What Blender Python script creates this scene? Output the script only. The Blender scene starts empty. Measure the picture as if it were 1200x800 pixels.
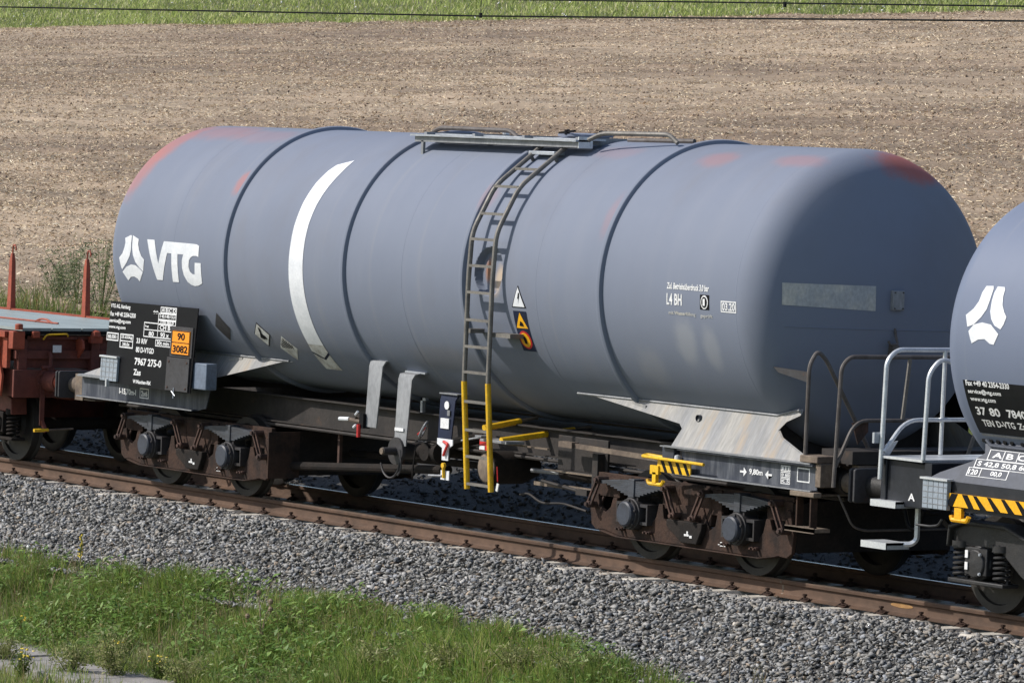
import bpy, bmesh, math, random
import numpy as np
from mathutils import Vector, Matrix

random.seed(7); rng = np.random.default_rng(11)
scene = bpy.context.scene
col = scene.collection

# ------------------------------------------------------------------ camera
CAM = np.array([44.61, -30.367, 4.30])
YAW, PITCH, ROLL, FPX = math.radians(55.66), math.radians(2.42), math.radians(2.03), 5758.0
d = np.array([-math.sin(YAW)*math.cos(PITCH), math.cos(YAW)*math.cos(PITCH), -math.sin(PITCH)])
r = np.cross(d, [0, 0, 1]); r /= np.linalg.norm(r); u = np.cross(r, d)
r2 = r*math.cos(ROLL)+u*math.sin(ROLL); u2 = -r*math.sin(ROLL)+u*math.cos(ROLL)
cd = bpy.data.cameras.new('camera'); cam = bpy.data.objects.new('camera', cd); col.objects.link(cam)
cam.matrix_world = Matrix([[r2[i], u2[i], -d[i], CAM[i]] for i in range(3)]+[[0, 0, 0, 1]])
cd.sensor_width = 36; cd.lens = FPX/1200*36; cd.clip_start = 1; cd.clip_end = 6000
scene.camera = cam

# ------------------------------------------------------------------ light
SUN = Vector((-0.43, -0.61, 0.665)).normalized()
el = math.asin(SUN.z); az = math.atan2(SUN.x, SUN.y)
w = bpy.data.worlds.new('World'); scene.world = w; w.use_nodes = True
nt = w.node_tree; bg = nt.nodes['Background']
sky = nt.nodes.new('ShaderNodeTexSky'); sky.sky_type = 'NISHITA'; sky.sun_disc = False
sky.sun_elevation = el; sky.sun_rotation = az % (2*math.pi); sky.air_density = 1.0; sky.dust_density = 1.2; sky.ozone_density = 1.0
nt.links.new(sky.outputs[0], bg.inputs[0]); bg.inputs[1].default_value = 0.115
sd = bpy.data.lights.new('sun', 'SUN'); so = bpy.data.objects.new('sun', sd); col.objects.link(so)
sd.energy = 3.55; sd.angle = math.radians(0.9); sd.color = (1.0, 0.955, 0.89)
so.rotation_euler = SUN.to_track_quat('Z', 'Y').to_euler(); so.location = SUN*60
vs = scene.view_settings; vs.view_transform = 'Standard'; vs.look = 'None'; vs.exposure = 0.38; vs.gamma = 1; vs.use_curve_mapping = False

# ------------------------------------------------------------------ materials
def mat(name, c1, c2=None, scale=6.0, rough=0.6, metal=0.0, bump=0.0, stretch=(1, 1, 1), spots=None, lo=0.35, hi=0.7, fine=0.15, spec=0.4):
    m = bpy.data.materials.new(name); m.use_nodes = True
    t = m.node_tree; N = t.nodes; L = t.links; b = N['Principled BSDF']
    b.inputs['Roughness'].default_value = rough; b.inputs['Metallic'].default_value = metal
    b.inputs['Specular IOR Level'].default_value = spec
    tc = N.new('ShaderNodeTexCoord'); mp = N.new('ShaderNodeMapping'); mp.inputs['Scale'].default_value = stretch
    L.new(tc.outputs['Object'], mp.inputs[0])
    def ramp(sc, l, h, det=5):
        n = N.new('ShaderNodeTexNoise'); n.inputs['Scale'].default_value = sc; n.inputs['Detail'].default_value = det; n.inputs['Roughness'].default_value = 0.62
        L.new(mp.outputs[0], n.inputs[0])
        rr = N.new('ShaderNodeMapRange'); rr.inputs[1].default_value = l; rr.inputs[2].default_value = h; rr.interpolation_type = 'SMOOTHSTEP'
        L.new(n.outputs[0], rr.inputs[0]); return rr.outputs[0], n.outputs[0]
    def mix(f, a, b_, mode='MIX'):
        x = N.new('ShaderNodeMix'); x.data_type = 'RGBA'; x.blend_type = mode
        if isinstance(f, float): x.inputs[0].default_value = f
        else: L.new(f, x.inputs[0])
        for s, v in ((x.inputs[6], a), (x.inputs[7], b_)):
            if isinstance(v, tuple): s.default_value = (*v[:3], 1)
            else: L.new(v, s)
        return x.outputs[2]
    c2 = c2 or tuple(0.75*v for v in c1)
    f1, n1 = ramp(scale, lo, hi); f2, n2 = ramp(scale*7, 0.3, 0.75)
    c = mix(f1, tuple(c1), tuple(c2))
    g = N.new('ShaderNodeMapRange'); g.inputs[3].default_value = 1-fine; g.inputs[4].default_value = 1+fine; L.new(f2, g.inputs[0])
    vm = N.new('ShaderNodeVectorMath'); vm.operation = 'SCALE'; L.new(c, vm.inputs[0]); L.new(g.outputs[0], vm.inputs[3]); c = vm.outputs[0]
    if spots:
        f3, _ = ramp(spots[1], spots[2], spots[3]); c = mix(f3, c, tuple(spots[0]))
    L.new(c, b.inputs['Base Color'])
    rr = N.new('ShaderNodeMapRange'); rr.inputs[3].default_value = max(rough-.12, .05); rr.inputs[4].default_value = min(rough+.12, 1); L.new(n1, rr.inputs[0]); L.new(rr.outputs[0], b.inputs['Roughness'])
    if bump:
        bp = N.new('ShaderNodeBump'); bp.inputs['Strength'].default_value = bump; bp.inputs['Distance'].default_value = 0.02; L.new(n2, bp.inputs['Height']); L.new(bp.outputs[0], b.inputs['Normal'])
    m['mix'] = 0
    return m

def attr_mat(name, rough=0.8, trans=0.0, bumpscale=None, spec=0.3):
    m = bpy.data.materials.new(name); m.use_nodes = True
    t = m.node_tree; N = t.nodes; L = t.links; b = N['Principled BSDF']
    b.inputs['Roughness'].default_value = rough; b.inputs['Specular IOR Level'].default_value = spec
    a = N.new('ShaderNodeAttribute'); a.attribute_name = 'col'
    n = N.new('ShaderNodeTexNoise'); n.inputs['Scale'].default_value = bumpscale or 30; n.inputs['Detail'].default_value = 4
    tc = N.new('ShaderNodeTexCoord'); L.new(tc.outputs['Object'], n.inputs[0])
    g = N.new('ShaderNodeMapRange'); g.inputs[1].default_value = .3; g.inputs[2].default_value = .7; g.inputs[3].default_value = .78; g.inputs[4].default_value = 1.2; L.new(n.outputs[0], g.inputs[0])
    vm = N.new('ShaderNodeVectorMath'); vm.operation = 'SCALE'; L.new(a.outputs['Color'], vm.inputs[0]); L.new(g.outputs[0], vm.inputs[3])
    L.new(vm.outputs[0], b.inputs['Base Color'])
    if trans:
        out = N['Material Output']; tr = N.new('ShaderNodeBsdfTranslucent'); L.new(vm.outputs[0], tr.inputs[0])
        ms = N.new('ShaderNodeMixShader'); ms.inputs[0].default_value = trans; L.new(b.outputs[0], ms.inputs[1]); L.new(tr.outputs[0], ms.inputs[2]); L.new(ms.outputs[0], out.inputs[0])
    return m

def tank_mat(name, base, dust, reds=(), stains=(), rough=0.5, spec=.15):
    """painted steel shell: streaks running round the barrel, faded red-oxide patches, tinted spots"""
    m = bpy.data.materials.new(name); m.use_nodes = True
    t = m.node_tree; N = t.nodes; L = t.links; b = N['Principled BSDF']; b.inputs['Specular IOR Level'].default_value = spec
    tc = N.new('ShaderNodeTexCoord')
    def noise(sc, st, det=5, ro=.6):
        mp = N.new('ShaderNodeMapping'); mp.inputs['Scale'].default_value = st; L.new(tc.outputs['Object'], mp.inputs[0])
        n = N.new('ShaderNodeTexNoise'); n.inputs['Scale'].default_value = sc; n.inputs['Detail'].default_value = det; n.inputs['Roughness'].default_value = ro; L.new(mp.outputs[0], n.inputs[0]); return n.outputs[0]
    def rng_(v, a, b_, c=0., d_=1.):
        x = N.new('ShaderNodeMapRange'); x.interpolation_type = 'SMOOTHSTEP'
        for i, k in enumerate((a, b_, c, d_)): x.inputs[i+1].default_value = k
        L.new(v, x.inputs[0]); return x.outputs[0]
    def math_(op, a, b_):
        x = N.new('ShaderNodeMath'); x.operation = op
        for s, v in ((x.inputs[0], a), (x.inputs[1], b_)):
            if isinstance(v, (int, float)): s.default_value = v
            else: L.new(v, s)
        return x.outputs[0]
    def mix(f, a, b_):
        x = N.new('ShaderNodeMix'); x.data_type = 'RGBA'; L.new(f, x.inputs[0])
        for s, v in ((x.inputs[6], a), (x.inputs[7], b_)):
            if isinstance(v, tuple): s.default_value = (*v, 1)
            else: L.new(v, s)
        return x.outputs[2]
    streak = noise(1.6, (2.2, .22, .22), 4, .55); cloud = noise(.8, (1, 1, 1), 4); speck = noise(26, (1, 1, 1), 3)
    c = mix(rng_(streak, .42, .75, 0, .30), base, dust)
    c = mix(rng_(cloud, .4, .72, 0, .22), c, tuple(.86*v for v in base))
    c = mix(rng_(speck, .62, .8, 0, .22), c, tuple(.6*v for v in base))
    runs = noise(1.1, (5.5, .16, .16), 5, .6); c = mix(rng_(runs, .58, .78, 0, .30), c, (.30, .29, .275)); c = mix(rng_(noise(.7, (1, .6, .6), 5, .65), .46, .7, 0, .26), c, (.165, .158, .165))
    nz = noise(2.6, (1, 1, 1), 6, .75)
    for (p, sc, k, rc) in reds:
        mp = N.new('ShaderNodeMapping'); mp.vector_type = 'POINT'; mp.inputs['Location'].default_value = [-a*s for a, s in zip(p, sc)]; mp.inputs['Scale'].default_value = sc; L.new(tc.outputs['Object'], mp.inputs[0])
        vl = N.new('ShaderNodeVectorMath'); vl.operation = 'LENGTH'; L.new(mp.outputs[0], vl.inputs[0])
        e = math_('ADD', vl.outputs['Value'], math_('MULTIPLY', nz, .9))
        c = mix(rng_(e, .85, 1.55, k, 0.), c, rc)
    L.new(c, b.inputs['Base Color'])
    L.new(rng_(cloud, .3, .7, rough-.06, rough+.1), b.inputs['Roughness'])
    wob = noise(1.3, (1.4, .8, .8), 2); bp = N.new('ShaderNodeBump'); bp.inputs['Strength'].default_value = .2; bp.inputs['Distance'].default_value = .03; L.new(wob, bp.inputs['Height']); L.new(bp.outputs[0], b.inputs['Normal'])
    return m

RED = (.38, .155, .135)
M = {}
M['tank'] = tank_mat('blue_grey_paint', (.180, .202, .258), (.216, .231, .276), rough=.72, reds=[
    ((-5.98, -.72, 4.05), (3.2, 1.1, 2.6), .62, RED), ((-6.05, -1.05, 3.7), (3.6, 1.6, 2.0), .6, RED), ((-5.3, -.45, 4.22), (1.3, 2.6, 4), .35, RED),
    ((-3.62, -1.22, 3.63), (7, 5, 5), .6, RED), ((-4.3, -.55, 4.18), (1.2, 3.5, 5), .2, RED), ((1.45, -1.25, 3.62), (5, 5, 5), .2, RED),
    ((4.7, -.66, 4.11), (2.8, 4.5, 6), .34, RED), ((6.0, -.62, 4.14), (2.2, 5, 6), .32, RED), ((6.42, .42, 4.10), (3.4, 1.5, 4.2), .85, (.39, .115, .09)), ((2.9, -.6, 4.15), (2, 5, 5), .16, RED),
    ((3.78, -1.3, 3.5), (9, 3, 3), .2, RED), ((5.3, -1.43, 2.30), (4.5, 4, 3.2), .34, (.37, .375, .38)), ((5.72, -1.41, 2.24), (6, 4, 3.6), .3, (.37, .375, .38)), ((4.6, -1.30, 2.0), (3.5, 4, 3.5), .22, (.34, .335, .33)), ((.6, -1.2, 1.85), (1.2, 4, 5), .25, (.20, .175, .155)), ((-2.6, -1.2, 1.85), (1.0, 4, 5), .25, (.20, .175, .155)),
    ((1.76, -1.44, 2.86), (13, 7, 6), .85, (.36, .17, .09)), ((1.99, -1.45, 2.76), (7, 6, 5), .95, (.50, .40, .31))])  # last two spots tint the recess orange-brown and beige
M['tank2'] = tank_mat('clean_blue_grey_paint', (.150, .176, .245), (.172, .198, .262), rough=.45, spec=.3)
M['black_tank'] = mat('black_tank_paint', (.008, .009, .011), (.012, .012, .014), 3, .45, spec=.2)
M['white'] = mat('white_paint', (.74, .75, .775), (.62, .64, .67), 5, .5, fine=.06)
M['dirty_white'] = mat('dirty_white_paint', (.62, .62, .6), (.38, .36, .33), 8, .65)
M['letter'] = mat('letter_white', (.78, .78, .78), (.66, .66, .66), 9, .6)
M['pale'] = mat('pale_patch', (.50, .48, .425), (.38, .385, .385), 5, .7, stretch=(1, 1, .6), hi=.62)
M['black'] = mat('black_plate_paint', (.006, .006, .008), (.010, .010, .011), 6, .5, spec=.12)
M['sill'] = mat('blue_black_sill', (.034, .040, .056), (.105, .112, .128), 4, .6, stretch=(2.2, 1, .35), lo=.42, hi=.68, spots=((.10, .07, .05), 5, .66, .8))
M['saddle'] = mat('streaked_saddle_paint', (.30, .288, .268), (.23, .232, .238), 1.3, .65, stretch=(3.5, 1, .5), lo=.36, hi=.68, spots=((.34, .27, .195), 1.2, .54, .74))
M['rust'] = mat('rusty_bogie', (.058, .034, .025), (.025, .019, .017), 4, .9, bump=.4, spec=.2, spots=((.105, .052, .034), 3, .6, .8))
M['rust_light'] = mat('rusty_links', (.08, .042, .031), (.04, .026, .022), 7, .85, bump=.4)
M['grime'] = mat('oily_grime', (.014, .012, .011), (.026, .020, .017), 4, .85, spec=.2, bump=.3)
M['beam'] = mat('brown_underframe', (.034, .028, .025), (.021, .018, .017), 3, .75, bump=.2, spots=((.060, .038, .026), 4, .6, .76))
M['beam_tan'] = mat('tan_dusty_steel', (.20, .155, .115), (.10, .075, .06), 4, .8, bump=.2, spots=((.20, .09, .05), 5, .62, .8))
M['spring'] = mat('grey_spring_steel', (.060, .066, .080), (.040, .041, .046), 5, .55, stretch=(1, 1, 4))
M['box'] = mat('dark_axle_box', (.042, .040, .043), (.026, .022, .021), 4, .6, bump=.2)
M['cap'] = mat('blue_grey_cap', (.046, .053, .072), (.033, .036, .046), 5, .5)
M['tread'] = mat('wheel_steel', (.035, .031, .028), (.02, .018, .017), 3, .6, metal=.2)
M['ladder'] = mat('weathered_ladder_steel', (.20, .185, .165), (.135, .125, .115), 6, .6, metal=.25)
M['galv'] = mat('galvanised_steel', (.44, .465, .50), (.33, .35, .385), 8, .42, metal=.35, fine=.1)
M['galv_bright'] = mat('bright_galvanised_steel', (.66, .68, .70), (.54, .56, .59), 8, .36, metal=.4, fine=.1)
M['galv_dull'] = mat('dull_galvanised_steel', (.27, .275, .285), (.19, .195, .205), 5, .55, metal=.2, stretch=(1, 1, .4))
M['railing'] = mat('brown_grey_railing', (.115, .10, .092), (.075, .062, .055), 6, .6)
M['yellow'] = mat('yellow_paint', (.80, .48, .015), (.60, .34, .02), 6, .5, spots=((.22, .12, .03), 9, .66, .8))
M['yellow2'] = mat('amber_paint', (.85, .43, .01), (.78, .38, .012), 6, .45)
M['orange'] = mat('orange_plate', (.90, .30, .008), (.84, .27, .008), 6, .5, fine=.05)
M['red'] = mat('red_handle', (.62, .03, .025), (.45, .02, .02), 6, .5)
M['redwagon'] = mat('red_brown_wagon', (.155, .042, .029), (.095, .030, .023), 3, .62, spots=((.07, .03, .022), 4, .58, .75))
M['redbright'] = mat('bright_red_brown', (.33, .070, .034), (.24, .052, .028), 4, .65)
M['deck'] = mat('grey_deck_plate', (.31, .35, .335), (.25, .285, .275), 1.5, .5, stretch=(.4, 3, 1), fine=.08)
M['grey_box'] = mat('blue_grey_box', (.15, .185, .245), (.12, .145, .19), 4, .5)
M['cover'] = mat('dull_cover_plate', (.045, .044, .048), (.034, .031, .032), 5, .6, spots=((.11, .05, .03), 5, .66, .8))
M['dwagon'] = mat('charcoal_frame_paint', (.016, .018, .024), (.023, .025, .030), 3, .45, spec=.3)
M['dsaddle'] = mat('slate_saddle_paint', (.058, .064, .083), (.048, .053, .068), 3, .42)
M['dbogie'] = mat('black_bogie', (.020, .020, .022), (.028, .026, .025), 4, .55, bump=.2, spec=.4)
M['navy'] = mat('navy_board', (.014, .020, .048), (.012, .016, .034), 5, .55, spec=.2)
M['rail_side'] = mat('rusty_rail', (.108, .062, .039), (.070, .043, .029), 2.2, .85, bump=.2, stretch=(.6, 1, 1), spots=((.155, .085, .05), 3, .6, .8))
M['rail_top'] = mat('worn_rail_head', (.17, .135, .105), (.12, .09, .07), 3, .5, metal=.5, stretch=(.3, 1, 1))
M['rail_shine'] = mat('polished_rail_head', (.5, .5, .52), (.42, .42, .45), 3, .28, metal=.9, stretch=(.3, 1, 1))
M['concrete'] = mat('sleeper_concrete', (.50, .46, .40), (.40, .37, .32), 7, .85, bump=.3)
M['path'] = mat('path_concrete', (.30, .28, .265), (.22, .205, .195), 2.5, .9, bump=.5, spots=((.12, .11, .09), 6, .6, .75))
M['soil'] = mat('stubble_soil', (.212, .152, .102), (.338, .258, .178), .16, .95, bump=.9, stretch=(.16, 1, 1), fine=.3, lo=.40, hi=.62)
M['turf'] = mat('turf_soil', (.085, .105, .035), (.12, .115, .05), 1.2, .95, bump=.8, fine=.3)
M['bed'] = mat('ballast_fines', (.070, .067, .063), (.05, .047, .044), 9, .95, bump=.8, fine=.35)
M['tan_paint'] = mat('tan_paint', (.40, .22, .075), (.28, .15, .06), 9, .8)
M['sorrel'] = attr_mat('sorrel', .8, .2, 5)
M['lens'] = mat('grey_reflector', (.30, .34, .39), (.25, .29, .33), 7, .4)
M['wire'] = mat('wire_metal', (.012, .013, .014), (.018, .019, .02), 3, .95, spec=.05)
M['stone'] = attr_mat('ballast_stone', .82, 0, 45)
M['straw'] = attr_mat('straw', .7, 0, 3)
M['clod'] = attr_mat('soil_clod', .95, 0, 12)
M['leaf'] = attr_mat('leaf', .55, .38, 6)
M['green_dark'] = mat('stem_green', (.09, .13, .03), (.12, .13, .04), 5, .7)
M['dry'] = mat('dry_stem', (.23, .17, .11), (.17, .12, .08), 5, .8)
M['flower'] = mat('yellow_petals', (.66, .52, .06), (.75, .5, .02), 5, .6)
M['fluff'] = mat('white_fluff', (.75, .75, .72), (.6, .6, .58), 5, .9)

# ------------------------------------------------------------------ helpers
def tag(o, label=None, cat=None, group=None, kind=None):
    if label: o['label'] = label
    if cat: o['category'] = cat
    if group: o['group'] = group
    if kind: o['kind'] = kind
    return o
def empty(name, loc=(0, 0, 0)):
    o = bpy.data.objects.new(name, None); col.objects.link(o); o.location = loc; o.empty_display_size = .3; return o
def V(a): return np.array(a, float)
class MB:
    def __init__(s): s.v = []; s.f = []
    def add(s, vs_, fs): k = len(s.v); s.v += [tuple(map(float, p)) for p in vs_]; s.f += [[i+k for i in f] for f in fs]; return s
    def box(s, x0, x1, y0, y1, z0, z1):
        return s.add([(x0, y0, z0), (x1, y0, z0), (x1, y1, z0), (x0, y1, z0), (x0, y0, z1), (x1, y0, z1), (x1, y1, z1), (x0, y1, z1)],
                     [(0, 3, 2, 1), (4, 5, 6, 7), (0, 1, 5, 4), (1, 2, 6, 5), (2, 3, 7, 6), (3, 0, 4, 7)])
    def bar(s, p0, p1, w_, h, side=(0, 1, 0)):
        p0, p1 = V(p0), V(p1); a = p1-p0; a /= np.linalg.norm(a); b = V(side)-a*np.dot(side, a); b /= np.linalg.norm(b); c = np.cross(a, b)
        q = []
        for p in (p0, p1): q += [p-b*w_/2-c*h/2, p+b*w_/2-c*h/2, p+b*w_/2+c*h/2, p-b*w_/2+c*h/2]
        return s.add(q, [(0, 3, 2, 1), (4, 5, 6, 7), (0, 1, 5, 4), (1, 2, 6, 5), (2, 3, 7, 6), (3, 0, 4, 7)])
    def tube(s, pts, r_, seg=8, cap=True):
        pts = [V(p) for p in pts]; n = len(pts); rs = r_ if hasattr(r_, '__len__') else [r_]*n
        t0 = pts[1]-pts[0]; ref = V((0, 0, 1)) if abs(t0[2]) < .8*np.linalg.norm(t0) else V((1, 0, 0)); vv = []
        for i in range(n):
            t = pts[min(i+1, n-1)]-pts[max(i-1, 0)]; t /= np.linalg.norm(t)
            a = np.cross(t, ref); a /= np.linalg.norm(a); b = np.cross(t, a); ref = -b if False else np.cross(a, t)
            vv += [pts[i]+rs[i]*(math.cos(2*math.pi*k/seg)*a+math.sin(2*math.pi*k/seg)*ref) for k in range(seg)]
        ff = [(i*seg+k, i*seg+(k+1) % seg, (i+1)*seg+(k+1) % seg, (i+1)*seg+k) for i in range(n-1) for k in range(seg)]
        if cap: ff += [tuple(range(seg))[::-1], tuple((n-1)*seg+k for k in range(seg))]
        return s.add(vv, ff)
    def lathe(s, prof, o, axis, seg=32, a0=0, a1=2*math.pi):
        o = V(o); ax = {'x': V((1, 0, 0)), 'y': V((0, 1, 0)), 'z': V((0, 0, 1))}[axis]
        e1 = {'x': V((0, 1, 0)), 'y': V((0, 0, 1)), 'z': V((1, 0, 0))}[axis]; e2 = np.cross(ax, e1); full = a1-a0 > 6.28
        na = seg if full else seg+1; vv = []
        for (h, rr) in prof:
            for k in range(na):
                a = a0+(a1-a0)*k/seg; vv.append(o+ax*h+rr*(math.cos(a)*e1+math.sin(a)*e2))
        ff = []
        for i in range(len(prof)-1):
            for k in range(seg):
                k2 = (k+1) % na; ff.append((i*na+k, i*na+k2, (i+1)*na+k2, (i+1)*na+k))
        return s.add(vv, ff)
    def prism(s, poly, d0, d1, plane='xz', m=None):
        n = len(poly)
        def P(p, q):
            if plane == 'xz': return (p[0], q, p[1])
            if plane == 'yz': return (q, p[0], p[1])
            return (p[0], p[1], q)
        vv = [P(p, d0) for p in poly]+[P(p, d1) for p in poly]
        if m: vv = [m(p) for p in vv]
        return s.add(vv, [tuple(range(n)), tuple(range(2*n-1, n-1, -1))]+[(i, i+n, (i+1) % n+n, (i+1) % n) for i in range(n)])
    def build(s, name, m, parent=None, smooth=True, loc=None, bevel=0):
        me = bpy.data.meshes.new(name); me.from_pydata(s.v, [], s.f); me.validate()
        bm = bmesh.new(); bm.from_mesh(me); bmesh.ops.recalc_face_normals(bm, faces=bm.faces); bm.to_mesh(me); bm.free()
        if smooth:
            me.polygons.foreach_set('use_smooth', [True]*len(me.polygons)); me.set_sharp_from_angle(angle=math.radians(34))
        me.materials.append(M[m])
        o = bpy.data.objects.new(name, me); col.objects.link(o); o.parent = parent
        if loc is not None: o.location = loc
        if bevel:
            b = o.modifiers.new('bevel', 'BEVEL'); b.width = bevel; b.segments = 2; b.limit_method = 'ANGLE'; b.angle_limit = math.radians(40)
        return o
def part(name, m, parent, fn, **k):
    b = MB(); fn(b); return b.build(name, m, parent, **k)
def arc_pts(c, r_, a0, a1, n, f):
    return [f(c[0]+r_*math.cos(a0+(a1-a0)*i/n), c[1]+r_*math.sin(a0+(a1-a0)*i/n)) for i in range(n+1)]
def fillet(pts, rad, n=4):
    """round the corners of a polyline"""
    pts = [V(p) for p in pts]; out = [pts[0]]
    for i in range(1, len(pts)-1):
        a = pts[i-1]-pts[i]; b = pts[i+1]-pts[i]; la, lb = np.linalg.norm(a), np.linalg.norm(b); q = min(rad, .45*la, .45*lb)
        p0 = pts[i]+a/la*q; p1 = pts[i]+b/lb*q
        for k in range(n+1):
            t = k/n; out.append((1-t)**2*p0+2*t*(1-t)*pts[i]+t*t*p1)
    out.append(pts[-1]); return out
# flat lettering / marks: 2D faces mapped onto a plane or a barrel
_font = {}
def glyphs(body):
    if body in _font: return _font[body]
    cu = bpy.data.curves.new('t', 'FONT'); cu.body = body; cu.resolution_u = 3; cu.offset = .028; cu.fill_mode = 'FRONT' if hasattr(cu, 'fill_mode') else cu.fill_mode
    ob = bpy.data.objects.new('t', cu); col.objects.link(ob); dg = bpy.context.evaluated_depsgraph_get()
    me = bpy.data.meshes.new_from_object(ob.evaluated_get(dg))
    v = np.array([p.co[:2] for p in me.vertices]); f = [list(p.vertices) for p in me.polygons]
    bpy.data.objects.remove(ob); bpy.data.curves.remove(cu); bpy.data.meshes.remove(me)
    v = (v-v.min(0))/np.maximum(v.max(0)-v.min(0), 1e-6); _font[body] = (v, f); return v, f
def text2(body, x, z, w_, h):
    v, f = glyphs(body); return [(v*[w_, h]+[x, z], f)]
def rect2(x0, z0, x1, z1): return [(V([(x0, z0), (x1, z0), (x1, z1), (x0, z1)]), [[0, 1, 2, 3]])]
def frame2(x0, z0, x1, z1, t): return rect2(x0, z0, x1, z0+t)+rect2(x0, z1-t, x1, z1)+rect2(x0, z0+t, x0+t, z1-t)+rect2(x1-t, z0+t, x1, z1-t)
def poly2(p): return [(V(p), [list(range(len(p)))])]
def disc2(x, z, rx, rz, n=24): return poly2([(x+rx*math.cos(6.2832*i/n), z+rz*math.sin(6.2832*i/n)) for i in range(n)])
def decal(name, m, parent, shapes, mapping, step=None, cut=(0, 1)):
    bm = bmesh.new()
    for v, f in shapes:
        bv = [bm.verts.new((p[0], p[1], 0)) for p in v]
        for q in f:
            try: bm.faces.new([bv[i] for i in q])
            except ValueError: pass
    bmesh.ops.triangulate(bm, faces=bm.faces)
    if step:
        for ax in cut:
            ext = [q.co[ax] for q in bm.verts]; t = min(ext)+step; no = (1, 0, 0) if ax == 0 else (0, 1, 0)
            while t < max(ext):
                bmesh.ops.bisect_plane(bm, geom=bm.verts[:]+bm.edges[:]+bm.faces[:], plane_co=(t, t, 0), plane_no=no); t += step
    for q in bm.verts: q.co = mapping(q.co.x, q.co.y)
    me = bpy.data.meshes.new(name); bm.to_mesh(me); bm.free(); me.materials.append(M[m])
    o = bpy.data.objects.new(name, me); col.objects.link(o); o.parent = parent; return o
def copy_tree(o, parent=None):
    c = o.copy(); col.objects.link(c); c.parent = parent
    for ch in list(o.children): copy_tree(ch, c)
    return c
def mesh_np(name, m, verts, loops, starts, totals, colors=None, smooth=False, parent=None):
    me = bpy.data.meshes.new(name); me.vertices.add(len(verts)); me.vertices.foreach_set('co', verts.astype(np.float32).ravel())
    me.loops.add(len(loops)); me.loops.foreach_set('vertex_index', loops.astype(np.int32).ravel())
    me.polygons.add(len(starts)); me.polygons.foreach_set('loop_start', starts.astype(np.int32)); me.polygons.foreach_set('loop_total', totals.astype(np.int32))
    me.update(calc_edges=True)
    if colors is not None:
        a = me.color_attributes.new('col', 'FLOAT_COLOR', 'POINT'); c4 = np.ones((len(verts), 4), np.float32); c4[:, :3] = colors; a.data.foreach_set('color', c4.ravel())
    if smooth: me.polygons.foreach_set('use_smooth', np.ones(len(starts), bool))
    me.materials.append(M[m]); o = bpy.data.objects.new(name, me); col.objects.link(o); o.parent = parent; return o
def grid_noise(x, y, sx, sy, seed):
    g = np.random.default_rng(seed).random((64, 64)); a, b = x/sx, y/sy; i, j = np.floor(a).astype(int), np.floor(b).astype(int); fa, fb = a-i, b-j
    fa = fa*fa*(3-2*fa); fb = fb*fb*(3-2*fb); G = lambda p, q: g[p % 64, q % 64]
    return (G(i, j)*(1-fa)+G(i+1, j)*fa)*(1-fb)+(G(i, j+1)*(1-fa)+G(i+1, j+1)*fa)*fb

# ================================================================== SETTING
GY = [-1500, -60, -25, -12, -7.0, -3.95, -2.75, -1.5, 1.5, 2.7, 4.2, 5.6, 8.5, 62, 130, 260, 1500]
GZ = [-6, -3.4, -2.6, -2.1, -1.75, -1.62, -.885, -.55, -.55, -.5, -.5, -.5, .95, 7.95, 17, 26, 30]
def ground_z(x, y):
    x = np.asarray(x, float); y = np.asarray(y, float)
    return np.interp(y, GY, GZ)+.0097*(np.clip(x, -300, 60)+96)*np.clip((y-8.5)/53.5, 0, 1)
def sheet(name, m, xs, ys, zf):
    X, Y = np.meshgrid(xs, ys); Z = zf(X, Y); v = np.stack([X, Y, Z], -1).reshape(-1, 3); nx, ny = len(xs), len(ys)
    i = np.arange(nx-1)[None]+np.arange(ny-1)[:, None]*nx; q = np.stack([i, i+1, i+nx+1, i+nx], -1).reshape(-1, 4)
    o = mesh_np(name, m, v, q.ravel(), np.arange(len(q))*4, np.full(len(q), 4), smooth=True); return o
xs = np.concatenate([np.linspace(-1500, -320, 8), np.linspace(-300, 60, 61), np.linspace(80, 1500, 8)])
ys = np.concatenate([GY[:4], np.linspace(-12, 9, 85)[1:], np.linspace(9, 62, 40)[1:], np.linspace(62, 130, 20)[1:], [190, 260, 600, 1500]])
tag(sheet('ground', 'turf', xs, ys, lambda x, y: ground_z(x, y)-.02*0), 'grassy ground around the railway line and up the hill', kind='structure')
def field_z(x, y): return ground_z(x, y)+.10+.10*(grid_noise(x, y, 2.3, .7, 3)-.5)+.05*(grid_noise(x, y, .8, .45, 4)-.5)
tag(sheet('field', 'soil', np.linspace(-190, 40, 461), np.linspace(9.0, 62, 160), field_z), 'harvested brown field strewn with straw rising behind the train', kind='structure')
# ballast bed
def bed_z(x, y): return np.interp(y, [-2.78, -1.5, -1.0, 1.0, 1.4, 2.2, 3.4, 5.0, 6.4], [-.91, -.245, -.225, -.225, -.21, .02, .27, .30, -.45])
tag(sheet('ballast_bed', 'bed', np.linspace(-60, 40, 101), np.array([-2.78, -2.1, -1.5, -1.0, -.5, 0, .5, 1.0, 1.4, 2.2, 3.4, 5.0, 6.4]), bed_z), 'bed of grey ballast carrying the track', kind='structure')

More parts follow.
